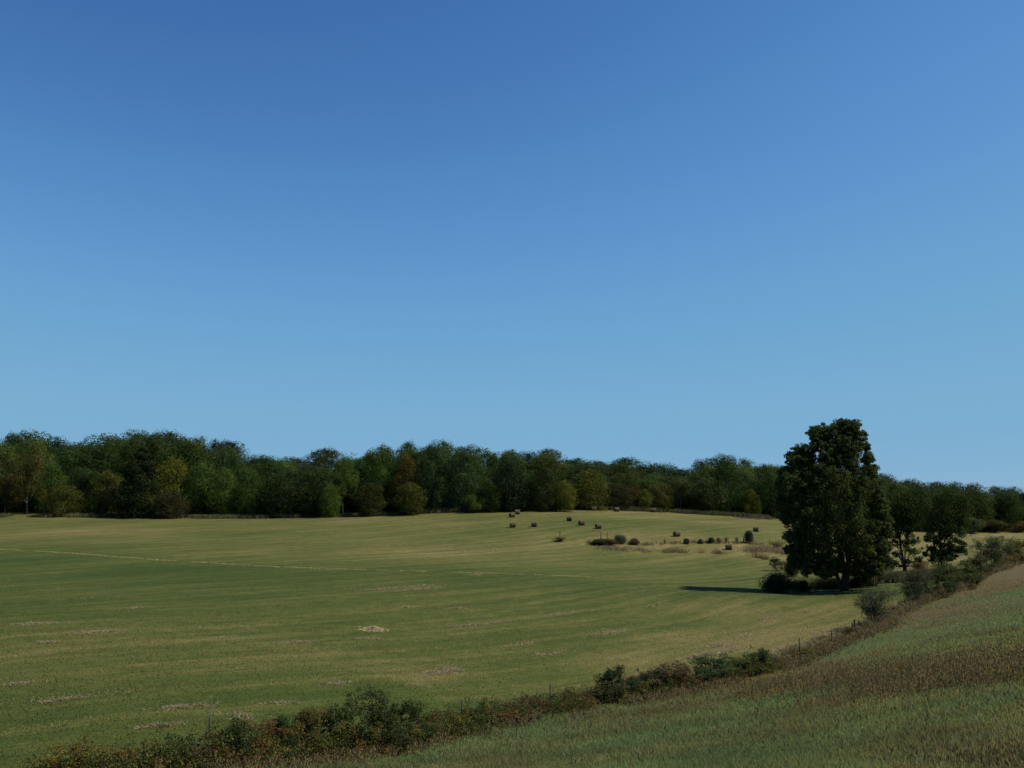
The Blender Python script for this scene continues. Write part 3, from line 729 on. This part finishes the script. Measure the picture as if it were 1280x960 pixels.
# ------------------------------------------------------------------ single trees with surveyed boughs
def bough_tree(name, base, lobes, label, cat, seed, leaf, nsub, per, size, mat, col, turned, stems, spread=0.55, squash=.9, subr=.34):
    """lobes: (px, py, radius px) as seen on the tree; given depth around the trunk"""
    R = np.random.default_rng(seed); px0, Y = base; x0, y0, z0 = at(px0, Y); sc = Y/FPX
    t = empty(name, (x0, y0, z0), label, cat)
    L = Leaves(seed); tips = []
    half = {}
    for px, py, r in lobes:
        cx, _, cz = unproj(px, py, Y); cx -= x0; cz -= z0; rr_ = r*sc
        near = [abs(q[0]-px0)+q[2] for q in lobes if abs(q[1]-py) < 22]
        hw = max(near)*sc*spread; inside = math.sqrt(max(0.08, 1-(cx/(max(near)*sc+.1))**2))
        for s_ in (-1, 0, 1):
            dy = s_*hw*inside*R.uniform(.75, 1.1)+R.normal()*.3
            c = np.array([cx+R.normal()*.25*rr_, dy, cz+(R.normal()*.2*rr_ if s_ else 0)])
            # a bough nearer or farther than the trunk is moved so that it keeps its bearing
            q = (np.array([x0, y0, z0])+c)
            k = q[1]/Y
            if s_: c[0] = (x0+c[0])*k-x0; c[2] = (z0+c[2]-CAM_Z)*k+CAM_Z-z0
            L.lobe(c, np.array([1, 1, squash])*rr_*(1 if s_ == 0 else .9), nsub if seed == 71 else max(5, int(nsub*(r/7)**1.5)), per, size, subr)
            tips.append(c)
    cr = link('crown', L.mesh('crown', mat), t); cr.color = tuple(col)+(turned,)
    T = Tubes()
    for (bx, tx, tz, r0) in stems:
        T.add(wobbly((bx, R.normal()*.15, -.4), (tx, R.normal()*.4, tz), R, 9, .02), np.linspace(r0, r0*.25, 9), 9)
    main = stems[0]; Hh = main[2]
    for c in tips:
        s_ = stems[int(np.argmin([abs(st[1]-c[0]) for st in stems]))] if len(stems) > 1 else main
        z1 = np.clip(c[2]-.5*np.hypot(c[0]-s_[1], c[1])-.6, .12*Hh, s_[2]*.92); f = z1/s_[2]
        T.add(wobbly((s_[0]+(s_[1]-s_[0])*f, 0, z1), c, R, 7, .05, .05), np.linspace(s_[3]*.38*(1.1-f), .025, 7), 6)
    link('trunk', T.mesh('trunk', BARK), t)
    return t
big = [(1046,541,13),(1030,543,10),(1062,541,10),(1074,547,8),(1082,558,5),(1021,551,6),(1070,560,10),(1083,575,8),(1056,556,9),(1046,572,12),(1064,577,13),(1001,566,9),(993,574,8),(1008,577,7),
 (1032,585,12),(1090,590,9),(1000,588,14),(985,592,9),(1018,598,14),(1045,597,16),(1070,596,15),(1092,606,11),(982,608,11),(998,610,16),(1024,615,18),(1053,617,19),(1080,616,15),(1099,618,7),
 (977,625,8),(989,632,14),(1010,634,18),(1036,638,19),(1064,640,19),(1088,640,14),(1102,645,8),(985,650,9),(1000,654,15),(1022,658,19),(1048,661,19),(1074,663,18),(1096,664,12),(1108,668,6),
 (992,671,9),(1010,676,16),(1034,682,18),(1060,684,17),(1084,686,15),(1102,687,10),(1000,690,12),(1015,699,14),(1038,702,13),(1070,703,12),(1090,705,12),(1105,700,7),(986,688,6),(1008,712,9),(1024,714,9),(1078,716,9),(1094,714,7),(1035,714,8),(1000,702,10),(1046,708,7),(992,700,7),(1100,672,12),(1106,655,8),(1098,632,9),(1066,714,6),(1036,555,10),(1017,560,6),(1048,556,11),(1030,574,8),(1013,570,5),(1020,541,8),(1052,534,8),(1066,533,7),(1040,564,8)]
X0 = lambda px, Y, p0: (px-p0)*Y/FPX
bough_tree('large_tree', (1055, 112), big, 'big dark leafy tree standing alone at the field edge, by far the largest', 'tree', 71, None, 26, 46, .21, LEAF_OAK, (.047, .064, .016), .1,
           [(0, -.3, 18.5, .42), (.1, 1.6, 16, .26), (-.1, -3.5, 15, .26)])
rt = [(1132,622,13),(1118,628,14),(1145,624,14),(1152,634,10),(1112,640,10),(1130,640,14),(1142,645,10),(1125,655,8),(1136,657,7),(1122,668,6),(1137,669,6),(1144,676,5),(1119,680,5),(1130,680,6),(1140,690,6),(1122,693,5),(1145,700,6),(1118,704,6),(1133,704,5),(1110,710,5),(1150,709,4)]
bough_tree('multi_stem_tree', (1130, 130), rt, 'tall narrow tree with a bare dark trunk, just right of the big tree', 'tree', 72, None, 11, 30, .20, LEAF, (.027, .044, .012), .05,
           [(0, .1, 12, .22), (.2, 1.2, 10, .12)], .5, .8, .6)
rt += [(1130+rnd.gauss(0, 9), rnd.uniform(650, 710), rnd.uniform(3.5, 7)) for _ in range(32)]
rt2 = [(1182,624,14),(1168,625,14),(1196,624,14),(1206,636,11),(1160,638,11),(1178,640,15),(1194,645,13),(1168,652,10),(1206,652,8),(1184,660,10),(1163,664,7),(1200,664,9),(1160,674,5),(1172,677,4),(1192,675,5),(1204,678,5),(1163,687,5),(1182,690,4),(1198,688,5),(1170,698,5),(1190,698,4),(1207,690,4),(1158,694,4)]
rt2 += [(1181+rnd.gauss(0, 13), rnd.uniform(654, 700), rnd.uniform(3, 6)) for _ in range(24)]
bough_tree('multi_stem_tree', (1177, 136), rt2, 'broad tree with several fanned trunks, second to the right of the big tree', 'tree', 73, None, 11, 30, .20, LEAF, (.029, .048, .013), .05,
           [(0, 0, 12, .2), (.2, 1.6, 11, .14), (-.2, -1.6, 11, .14), (.3, 2.8, 9, .1)], .5, .8, .6)
# ------------------------------------------------------------------ bushes
def bush_proto(seed, kind):
    """bush of unit height and width, many small leaves on a fan of stems"""
    R = np.random.default_rng(seed); L = Leaves(seed); T = Tubes()
    if kind == 'compact': L.puff((0, 0, .42), (.36, .36, .42), 3200, .03, 26)
    n = {'compact': 20, 'dense': 20, 'twiggy': 30, 'bramble': 18, 'spiky': 7}[kind]
    for i in range(n):
        a = R.uniform(0, 2*math.pi)
        if kind == 'compact': z = R.uniform(.15, .8); q = .36*math.sqrt(max(.1, 1-(z-.25)**2/.55))*R.uniform(.2, 1.1)
        elif kind == 'dense': z = R.uniform(.12, .88); q = .46*math.sqrt(max(.08, 1-(z-.15)**2/.7))*R.uniform(.2, 1.15)
        elif kind == 'twiggy': z = R.uniform(.35, .97); q = .46*R.uniform(.1, 1)*min(1, z+.25)
        elif kind == 'bramble': z = R.uniform(.12, .92); q = R.uniform(.05, .46)*(1.1-.4*z)
        else: z = (i+1)/n*.95; q = .12*(1.1-z)
        c = np.array([q*math.cos(a), q*math.sin(a), z])
        T.add(wobbly((c[0]*.15, c[1]*.15, -.05), c*(1.04, 1.04, 1.06), R, 6, .05), np.linspace(.010, .003, 6), 5)
        if kind == 'twiggy':
            for _ in range(7):
                e = c+R.normal(size=3)*(.09, .09, .08)+np.array([0, 0, .05]); T.add(wobbly(c*.8, e, R, 4, .05), np.linspace(.004, .0015, 4), 4)
            L.lobe(c, .15, 14, 26, .022, .5)
        elif kind == 'spiky': L.lobe(c, .10, 12, 20, .03, .5)
        elif kind == 'bramble':
            L.lobe(c, .16, 18, 24, .030, .4)
            e = c+R.normal(size=3)*(.15, .15, .05)+np.array([0, 0, .12]); T.add(wobbly(c, e, R, 5, .08, .1), np.linspace(.004, .0015, 5), 4); L.clump(e, .035, 16, .03, .5, .5)
        elif kind == 'compact': L.puff(c*(.8, .8, .85), .2, 620, .030, 9)
        else:
            L.lobe(c, R.uniform(.08, .17), 20, 26, .027, .42)
            if i % 2 == 0:
                e = c+np.array([math.cos(a)*.05, math.sin(a)*.05, .15]); T.add(wobbly(c, e, R, 5, .08), np.linspace(.004, .0015, 5), 4); L.clump(e, .04, 22, .028, .5, .5)
    return L.mesh(kind+'_foliage', LEAF_BUSH), T.mesh(kind+'_stems', TWIG)
BP = {k: [bush_proto(100+10*i+s, k) for s in range(3)] for i, k in enumerate(('dense', 'twiggy', 'bramble', 'spiky', 'compact'))}
_bc = 0
def bush(px, Y, py, wp, kind, col, turned, label, group=None, name='bush', cat='bush', sink=.08):
    global _bc; _bc += 1
    x, y, z = at(px, Y); hh = max(.35, top_z(py, Y)-z); w = wp*Y/FPX
    f, s = BP[kind][_bc % 3]
    t = empty(name, (x, y, z-sink), label, cat, group, rnd.uniform(0, 6.28)); t.scale = (w, w, hh*1.03)
    c = link('foliage', f, t); c.color = tuple(col)+(turned,)
    link('stems', s, t); return t
def YF(px): 
    return float(np.interp(px, [85, 100,300,470,577,688,860,960,1000,1070,1097,1145,1200,1240,1275,1320], [29.2,30,34,38,44,51,58,63,67,75,79,93,108,125,145,160]))
FG = (.036, .055, .018); FO = (.075, .078, .022); FR = (.11, .055, .025); FB = (.062, .046, .024); FY = (.14, .12, .025); FGY = (.085, .10, .06)
GR = 'bushes of the fence row'
HEDGE = [
 (76,934,40,'bramble',FY,.4,'yellow brown brambles at the left end of the fence row'),(106,926,22,'spiky',FO,.5,'small pointed yellowing shrub at the lower left corner of the fence row'),(122,938,42,'bramble',FY,.35,'low golden green bramble right of the small pointed shrub'),
 (155,940,34,'bramble',FO,.3,'low olive bramble between the pointed shrub and the leaning sprig'),(180,932,24,'spiky',FG,.1,'green leaning sprig left of the dead sapling'),(205,946,36,'bramble',FO,.4,'low sparse bramble right of the green leaning sprig'),
 (232,940,40,'bramble',FB,.6,'red brown bramble at the foot of the dead sapling'),(262,934,38,'bramble',FB,.5,'brown bramble just right of the dead sapling'),(290,903,40,'dense',FG,.25,'dark green upright bush right of the dead sapling'),
 (322,906,46,'bramble',FR,.7,'rusty red bramble between two dark green bushes at the left'),(349,899,30,'dense',FG,.1,'narrow dark bush right of the rusty red bramble'),(374,892,40,'dense',FO,.4,'olive bush with reddish top right of the narrow dark bush'),
 (402,890,44,'bramble',FO,.5,'yellow green bramble left of the tallest dark bush'),(428,882,44,'dense',(.05,.07,.024),.15,'mid green bush leaning against the tallest dark bush'),
 (447,900,50,'bramble',FO,.55,'mixed red and yellow bramble below the tallest dark bush'),(472,864,50,'dense',(.034,.044,.016),.05,'tallest near black green bush of the fence row, at the bottom centre left'),
 (508,880,50,'dense',(.05,.07,.022),.12,'green bush on the right shoulder of the tallest dark bush'),(500,905,60,'bramble',FO,.55,'orange and yellow bramble in front of the green shoulder bush'),
 (535,896,40,'bramble',FR,.75,'red orange bramble left of the first dark fence post'),(560,896,36,'bramble',FY,.5,'yellow green bramble left of the foot of the first dark fence post'),(585,888,34,'dense',FG,.35,'round dark bush right behind the first dark fence post'),
 (606,876,22,'spiky',FO,.2,'thin upright sprig right of the first dark fence post'),(618,889,44,'bramble',FR,.9,'crimson bramble right of the thin upright sprig'),(642,880,42,'bramble',FB,.5,'brown bramble between the crimson one and the second post'),
 (665,876,34,'bramble',FB,.3,'dark brown bramble just left of the second dark post'),(690,884,44,'bramble',FB,.55,'dull brown bramble at the foot of the second dark post'),(718,866,34,'bramble',FB,.4,'brown bramble with a dark top right of the second post'),
 (740,862,34,'dense',(.045,.045,.022),.35,'small dark brown green bush left of the blackish upright one'),(769,838,32,'dense',(.026,.036,.02),.1,'blackish upright bush in the middle of the fence row'),(793,852,40,'bramble',FO,.45,'olive bramble right of the blackish upright bush'),
 (820,834,52,'dense',(.05,.042,.024),.35,'wide purplish brown bush, highest between the blackish one and the green one'),(850,836,40,'bramble',FB,.4,'brown bramble right of the wide purplish brown bush'),(884,826,44,'dense',(.04,.065,.026),.05,'fresh green bush in the right half of the fence row'),
 (910,824,36,'dense',FG,.15,'dark green bush right of the fresh green bush'),(930,826,36,'dense',(.08,.09,.022),.3,'yellow green bush left of the last dark bush top'),(951,815,26,'dense',(.03,.045,.024),.1,'small dark bush at the right end of the continuous brambles'),
 (975,828,34,'bramble',FB,.4,'low brown bramble right of the last dark bush'),(1005,814,34,'bramble',FO,.3,'low olive bramble at the foot of the lone thin post'),(1044,800,30,'bramble',FB,.45,'brown bramble at the foot of the thin post before the thick one'),
 (1064,788,26,'bramble',(.07,.06,.03),.4,'brown scrub at the foot of the thick fence post'),
]
for px, py, w, kd, col, tu, lb in HEDGE:
    bush(px, YF(px)+rnd.uniform(-.3, .5), py-5, w*1.6, kd, [v*1.25 for v in col], tu, lb, GR)
# tangle of low growth under and between the bushes
def tangle(x0, x1, n, hmax, col, turned, seed, label):
    R = np.random.default_rng(seed); L = Leaves(seed)
    x = R.uniform(x0, x1, n); y = fence_y(x)-.2+R.normal(size=n)*.85; g = H(x, y); m = vnoise(x, y, 1.7, seed)
    for i in range(n):
        if m[i] < .3: continue
        hh = hmax*m[i]*R.uniform(.3, 1.1)
        L.clump((x[i], y[i], g[i]+hh*R.uniform(.3, 1)), .26*R.uniform(.6, 1.5), 40, .085, R.uniform(.1, .8), R.uniform(0, 1), .9)
    o = link('bramble_tangle', L.mesh('bramble_tangle', LEAF_BUSH)); o.color = tuple(col)+(turned,)
    tag(o, label, 'undergrowth', kind='stuff')
tangle(-15, 19, 1500, 1.75, (.090, .095, .026), .2, 201, 'olive and yellow bramble tangle running the length of the near fence row')
tangle(-15, 20, 800, 1.4, (.085, .062, .030), .35, 202, 'brown bramble tangle running the length of the near fence row')
tangle(-14, 18, 1300, 1.9, (.05, .072, .022), .05, 203, 'dark green leaves showing here and there in the near fence row')
tangle(18, 34, 300, .6, (.09, .07, .035), .5, 204, 'low brown tangle at the foot of the open fence posts')
tangle(40, 86, 1300, 2.0, (.065, .075, .026), .25, 205, 'green undergrowth between the bushes of the far fence row')
# farther along the fence
FAR = [
 (1097,79,738,48,'twiggy',(.06,.07,.04),.0,'rounded grey twiggy bush standing alone on the fence line'),(1146,92,714,36,'twiggy',(.055,.065,.034),.1,'brownish twiggy bush on a short stem right of the lone grey bush'),
 (1122,86,757,16,'bramble',(.15,.12,.08),.3,'pale dry scrub between the two twiggy bushes'),(1168,97,712,36,'dense',(.04,.055,.02),.15,'dark green bush right of the brownish twiggy bush'),
 (1187,103,706,42,'dense',(.055,.068,.022),.2,'olive green bush in the fence row below the multi trunk trees'),(1205,109,700,40,'dense',(.05,.066,.024),.15,'green bush in the middle of the far fence row'),
 (1222,117,694,38,'dense',(.048,.062,.022),.2,'green bush left of the grey willow like bush'),(1243,126,672,40,'twiggy',(.062,.084,.038),.0,'grey green willow like bush high on the far fence row'),
 (1262,137,672,36,'dense',(.085,.085,.028),.35,'yellowing bush near the right end of the far fence row'),(1282,147,674,36,'dense',(.065,.075,.03),.2,'green bush cut by the right frame edge on the fence row'),
 (1258,134,692,20,'bramble',(.14,.11,.07),.3,'pale brown scrub at the foot of the yellowing bush'),
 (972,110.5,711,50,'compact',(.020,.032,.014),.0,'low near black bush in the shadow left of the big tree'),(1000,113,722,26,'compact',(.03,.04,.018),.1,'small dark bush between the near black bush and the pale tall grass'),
 (1090,118,703,40,'twiggy',(.075,.088,.06),.0,'grey green bush at the right foot of the big tree'),(1072,116,716,28,'compact',(.028,.04,.016),.1,'dark bush just right of the big tree trunk'),(1112,122,712,34,'compact',(.05,.06,.026),.2,'olive bush between the big tree and the bare trunk tree'),
 (1135,124,712,22,'bramble',(.06,.06,.03),.3,'low olive bush at the foot of the bare trunk tree'),(1155,122,702,26,'bramble',(.12,.075,.04),.6,'rusty brown scrub between the two multi trunk trees'),(1178,126,700,24,'bramble',(.06,.06,.03),.3,'brown green scrub at the foot of the fanned trunks'),
 (972,150,697,18,'dense',(.03,.04,.018),.1,'dark low scrub added for the shadow in the ditch left of the big tree crown'),(990,140,690,20,'compact',(.026,.036,.016),.0,'dark bush touching the left side of the big tree'),  # the ditch scrub is an added dark shape for the dip's shadow
 (748,176,672,32,'compact',(.035,.05,.02),.1,'low wide dark green bush, left one of the mid field thicket'),(776,178,666,18,'compact',(.07,.085,.065),.0,'rounded grey green bush in the middle of the mid field thicket'),
 (793,178,671,16,'compact',(.075,.06,.035),.4,'small brownish bush at the right of the mid field thicket'),(765,176,673,18,'bramble',(.07,.055,.03),.4,'low brown scrub between dark and grey bush of the mid field thicket'),
 (759,177,666,5,'spiky',(.05,.05,.02),.2,'thin dark sprig rising above the mid field thicket'),(700,178,664,5,'spiky',(.04,.05,.02),.2,'thin dark sapling alone left of the mid field thicket'),(699,177.5,671,16,'bramble',(.06,.05,.03),.4,'small dark patch of scrub at the foot of the lone sapling'),
 (858,181,671,9,'compact',(.05,.06,.04),.1,'small grey shrub right of the leftmost far stake'),(876,182,672,7,'compact',(.05,.058,.04),.1,'tiny grey shrub, second in the row right of the leftmost far stake'),(888,183,670,11,'compact',(.03,.04,.024),.1,'small dark shrub, third in the row of the far stakes'),
 (899,183,672,6,'twiggy',(.06,.06,.035),.1,'thin wispy shrub just right of the small dark shrub'),(908,184,672,5,'twiggy',(.06,.06,.035),.1,'thin wispy shrub midway between the dark shrub and the tall one'),(921,185,672,4,'twiggy',(.06,.055,.035),.1,'thin wispy shrub left of the tall shrub'),
 (936.5,186,660,13,'compact',(.035,.045,.03),.0,'tall narrow dark grey shrub beside a bale in the far field'),(962,184,673,4,'spiky',(.09,.06,.04),.4,'thin reddish shrub right of the tall narrow one'),(972,182,677,20,'bramble',(.12,.09,.055),.4,'wide tan brown shrub left of the big tree'),
 (980,178,686,20,'bramble',(.13,.10,.065),.4,'low tan scrub below the wide tan brown shrub'),
]
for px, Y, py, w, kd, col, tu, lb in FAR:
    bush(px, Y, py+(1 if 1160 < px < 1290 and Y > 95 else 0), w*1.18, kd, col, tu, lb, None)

# ------------------------------------------------------------------ dead sapling by the fence
R = np.random.default_rng(91)
x, y, z = at(257, 33.5)
t = empty('dead_sapling', (x, y, z), 'bare grey dead sapling with thin forked twigs sticking out of the brambles', 'sapling')
T = Tubes(); tp = top_z(868, 33.5)-z
stem = wobbly((0, 0, -.1), (.12, 0, tp*.72), R, 9, .02); T.add(stem, np.linspace(.034, .014, 9), 6)
link('trunk', T.mesh('sapling_stem', DEADWOOD), t)
for k in range(9):
    i = 4+k % 5; a = R.uniform(0, 6.28); p0 = stem[min(i, 8)]; L_ = tp*R.uniform(.12, .3)
    e = p0+np.array([math.cos(a)*.14, math.sin(a)*.14, 1])*L_*np.array([1, 1, .95]); e[2] = min(e[2], tp)
    B = Tubes(); q = wobbly(p0, e, R, 6, .05); B.add(q, np.linspace(.013, .006, 6), 5)
    B.add(wobbly(q[3], q[3]+np.array([R.normal()*.06, R.normal()*.06, L_*.4]), R, 4, .05), np.linspace(.004, .002, 4), 4)
    link('branch', B.mesh('sapling_branch', DEADWOOD), t)

# ------------------------------------------------------------------ fences
def post_mesh(h, r, steel):
    T = Tubes()
    if steel:
        T.add([(0, 0, -.3), (0, 0, h)], r, 4); T.add([(0, r*.8, -.3), (0, r*.8, h-.02)], r*.55, 4)
        for i in range(8): T.add([(-.006, -r*1.1, .25+i*h*.08), (-.006, -r*1.1, .275+i*h*.08)], r*.5, 4)
        return T.mesh('steel_post', STEEL)
    T.add([(0, 0, -.3), (.005, .01, h*.5), (0, 0, h-.03), (0, .005, h)], [r*1.05, r, r*.92, r*.6], 10)
    return T.mesh('wooden_post', GREYWOOD)
x0, y0, z0 = at(577, 44)
fn = empty('wire_fence', (x0, y0, z0), 'wire fence on thin dark posts running through the brambles between field and slope', 'fence')
POSTS = [(243,32.3,935,.045,1),(577,44.3,875,.042,1),(688,51.3,856,.045,1),(780,54.5,846,.04,1),(905,60.5,832,.04,1),(1000,67.2,797,.042,1),(1040,71.5,789,.04,1),(1069,75.2,774,.10,0),(1066,75.0,783,.06,0),(1124,87,762,.05,0),(1175,100,738,.05,0),(1216,115,722,.05,0)]
tops = []
for px, Y, py, r, st_ in POSTS:
    x, y, z = at(px, Y); hh = np.clip(top_z(py, Y)-z, 1.0, 2.0)
    o = link('post', post_mesh(hh, r, st_), fn); o.location = (x-x0, y-y0, z-z0); tops.append((x-x0, y-y0, z-z0, hh))
xe, ye, ze = at(180, 31); tops = [(-38-x0, 17-y0, h1(-38, 17)-z0, 1.2)]+[t_ for i, t_ in enumerate(tops) if i != 8]
for fr in (.45, .7, .93):
    T = Tubes(); P = []
    for a, b in zip(tops[:-1], tops[1:]):
        for k in range(6):
            f = k/6; P.append([a[i]+(b[i]-a[i])*f for i in range(2)]+[a[2]+a[3]*fr+(b[2]+b[3]*fr-a[2]-a[3]*fr)*f-.05*math.sin(f*math.pi)])
    T.add(P, .0035, 4); link('wire', T.mesh('fence_wire', STEEL), fn)
for px, Y, py, lb in ((831,180,672,'leftmost thin grey stake in the far field, left of the small shrubs'),(751,178,664,'thin stake sticking up from the mid field thicket'),(929,186,671,'short stake left of the tall narrow shrub in the far field')):
    x, y, z = at(px, Y); T = Tubes(); hh = top_z(py, Y)-z
    T.add([(0, 0, -.2), (.03, 0, hh*.5), (.08, 0, hh)], [.09, .08, .06], 8); T.add([(.25, 0, -.2), (.02, 0, hh*.8)], [.06, .05], 6)
    o = link('fence_stake', T.mesh('stake', GREYWOOD)); o.location = (x, y, z); tag(o, lb, 'stake')

# ------------------------------------------------------------------ round bales
def hay_mat():
    m, nt, out = newmat('baled_hay')
    tc = node(nt, 'ShaderNodeTexCoord'); oc = tc.outputs['Object']
    a = noise(nt, mapping(nt, oc, (4, 22, 22)), 1.0, 4, .7); b = noise(nt, oc, 2.0, 3)
    f = addn(a, cen(b, .6)); p = node(nt, 'ShaderNodeBsdfPrincipled'); p.inputs['Roughness'].default_value = .95
    nt.links.new(ramp(nt, f, [(.25, (.022, .016, .008)), (.55, (.064, .048, .023)), (.8, (.15, .115, .058))]), p.inputs['Base Color'])
    bp = node(nt, 'ShaderNodeBump'); bp.inputs['Strength'].default_value = 1; bp.inputs['Distance'].default_value = .04; nt.links.new(a, bp.inputs['Height'])
    nt.links.new(bp.outputs[0], p.inputs['Normal']); nt.links.new(p.outputs[0], out.inputs[0]); return m
HAY = hay_mat()
def bale_mesh(seed):
    """drum of wound hay lying on its side along X: slightly sagged, bulging, with wound rings on the ends"""
    R = np.random.default_rng(seed); prof = []
    for r, xx in ((.02, .57), (.12, .60), (.22, .575), (.32, .60), (.44, .575), (.55, .59), (.64, .565), (.70, .54), (.735, .48), (.745, .3), (.75, .1), (.75, -.1), (.745, -.3), (.735, -.48), (.70, -.54), (.64, -.565), (.55, -.59), (.44, -.575), (.32, -.60), (.22, -.575), (.12, -.60), (.02, -.57)):
        prof.append((r, xx))
    K = 36; V = []
    for r, xx in prof:
        for k in range(K):
            a = 2*math.pi*k/K; j = 1+R.normal()*.012; z = math.sin(a)*r*j; yy = math.cos(a)*r*j*1.03
            z = max(z, -.66) if r > .6 else z
            V.append((xx+R.normal()*.008, yy, z+.66))
    F = [(i*K+k, i*K+(k+1) % K, (i+1)*K+(k+1) % K, (i+1)*K+k) for i in range(len(prof)-1) for k in range(K)]
    cnt = [4]*len(F)+[K, K]; Lp = [i for f in F for i in f]+[k for k in range(K)][::-1]+[(len(prof)-1)*K+k for k in range(K)]
    return raw_mesh('round_bale', V, np.array(cnt, np.int32), Lp, HAY, smooth=True)
def wisps_mesh(seed):
    R = np.random.default_rng(seed); n = 700; a = R.uniform(0, 6.28, n); x = R.uniform(-.58, .58, n)
    c = np.stack([x, np.cos(a)*.755, np.maximum(np.sin(a)*.755, -.6)+.66], 1); l = R.normal(size=(n, 3))*.07; w = R.normal(size=(n, 3))*.008
    V = np.stack([c-l-w, c+l-w, c+l+w, c-l+w], 1).reshape(-1, 3)
    C = np.concatenate([np.array([.28, .23, .14])*R.uniform(.5, 1.3, n)[:, None], np.ones((n, 1))], 1)
    return raw_mesh('wisps', V, 4, np.arange(4*n), STRAW, {'col': ('FACE', 'FLOAT_COLOR', C)})
BM = [(bale_mesh(s), wisps_mesh(s)) for s in (1, 2, 3)]
BALES = [
 (640,647,45,'upper left bale of the group of four in front of the blackish tree'),(646.5,643,30,'topmost bale of the group of four, touching the wood shadow'),
 (641,660,28,'lower left bale of the group of four, largest at the left'),(668,658.5,12,'right bale of the lower pair, right of the largest left one'),
 (712,651.5,53,'small square looking bale, highest of the diagonal row of three'),(727,656.5,35,'middle bale of the diagonal row of three'),(748,661.5,85,'lowest bale of the diagonal row of three, above the mid field thicket'),
 (742,638.5,35,'left bale of the three along the upper field edge'),(771,639.5,80,'middle bale of the three along the upper field edge'),(817,640.5,60,'right bale of the three along the upper field edge'),
 (846,670.5,40,'bale standing alone right of the mid field thicket'),(911,688,60,'nearest bale, reddish brown, on the tan strip by the ditch weeds'),
 (945,664.5,50,'bale just right of the tall narrow shrub'),(977,651,10,'bale at the right of the upper field, near the big tree crown'),(990,650,40,'pale bale half hidden behind the left side of the big tree')]
for i, (px, py, rz, lb) in enumerate(BALES):
    x, y, z = hit(px, py); t = empty('hay_bale', (x, y, z), lb, 'hay bale', 'round bales in the far field', math.radians((rz % 50)-18)); t.scale = (1.08, .78, .78)
    link('bale', BM[i % 3][0], t); link('loose_wisps', BM[i % 3][1], t)

# brush piles of cut branches; the long one is added for a shadow strip
for px, py, L_, hh, lb in ((684,639,2.6,.75,'low pile of dark cut branches at the wood edge right of the bales'),(939,648.5,7,.7,'long dark pile of branches added for the shadow strip under the wood edge left of the big tree')):
    R = np.random.default_rng(int(px)); x, y, z = hit(px, py); T = Tubes()
    for k in range(110):
        c = np.array([R.normal()*L_*.4, R.normal()*.5, abs(R.normal())*hh*.4]); a = R.uniform(0, 6.28); d = np.array([math.cos(a), math.sin(a)*.6, R.normal()*.25])*R.uniform(.4, 1.1)
        T.add(wobbly(c-d, c+d, R, 4, .06), [.05, .04, .03, .02], 5)
    o = link('brush_pile', T.mesh('brush_pile', bark_mat('dead_branches', (.04, .028, .02), (.11, .075, .05), 10))); o.location = (x, y, z+.1); tag(o, lb, 'brush pile')
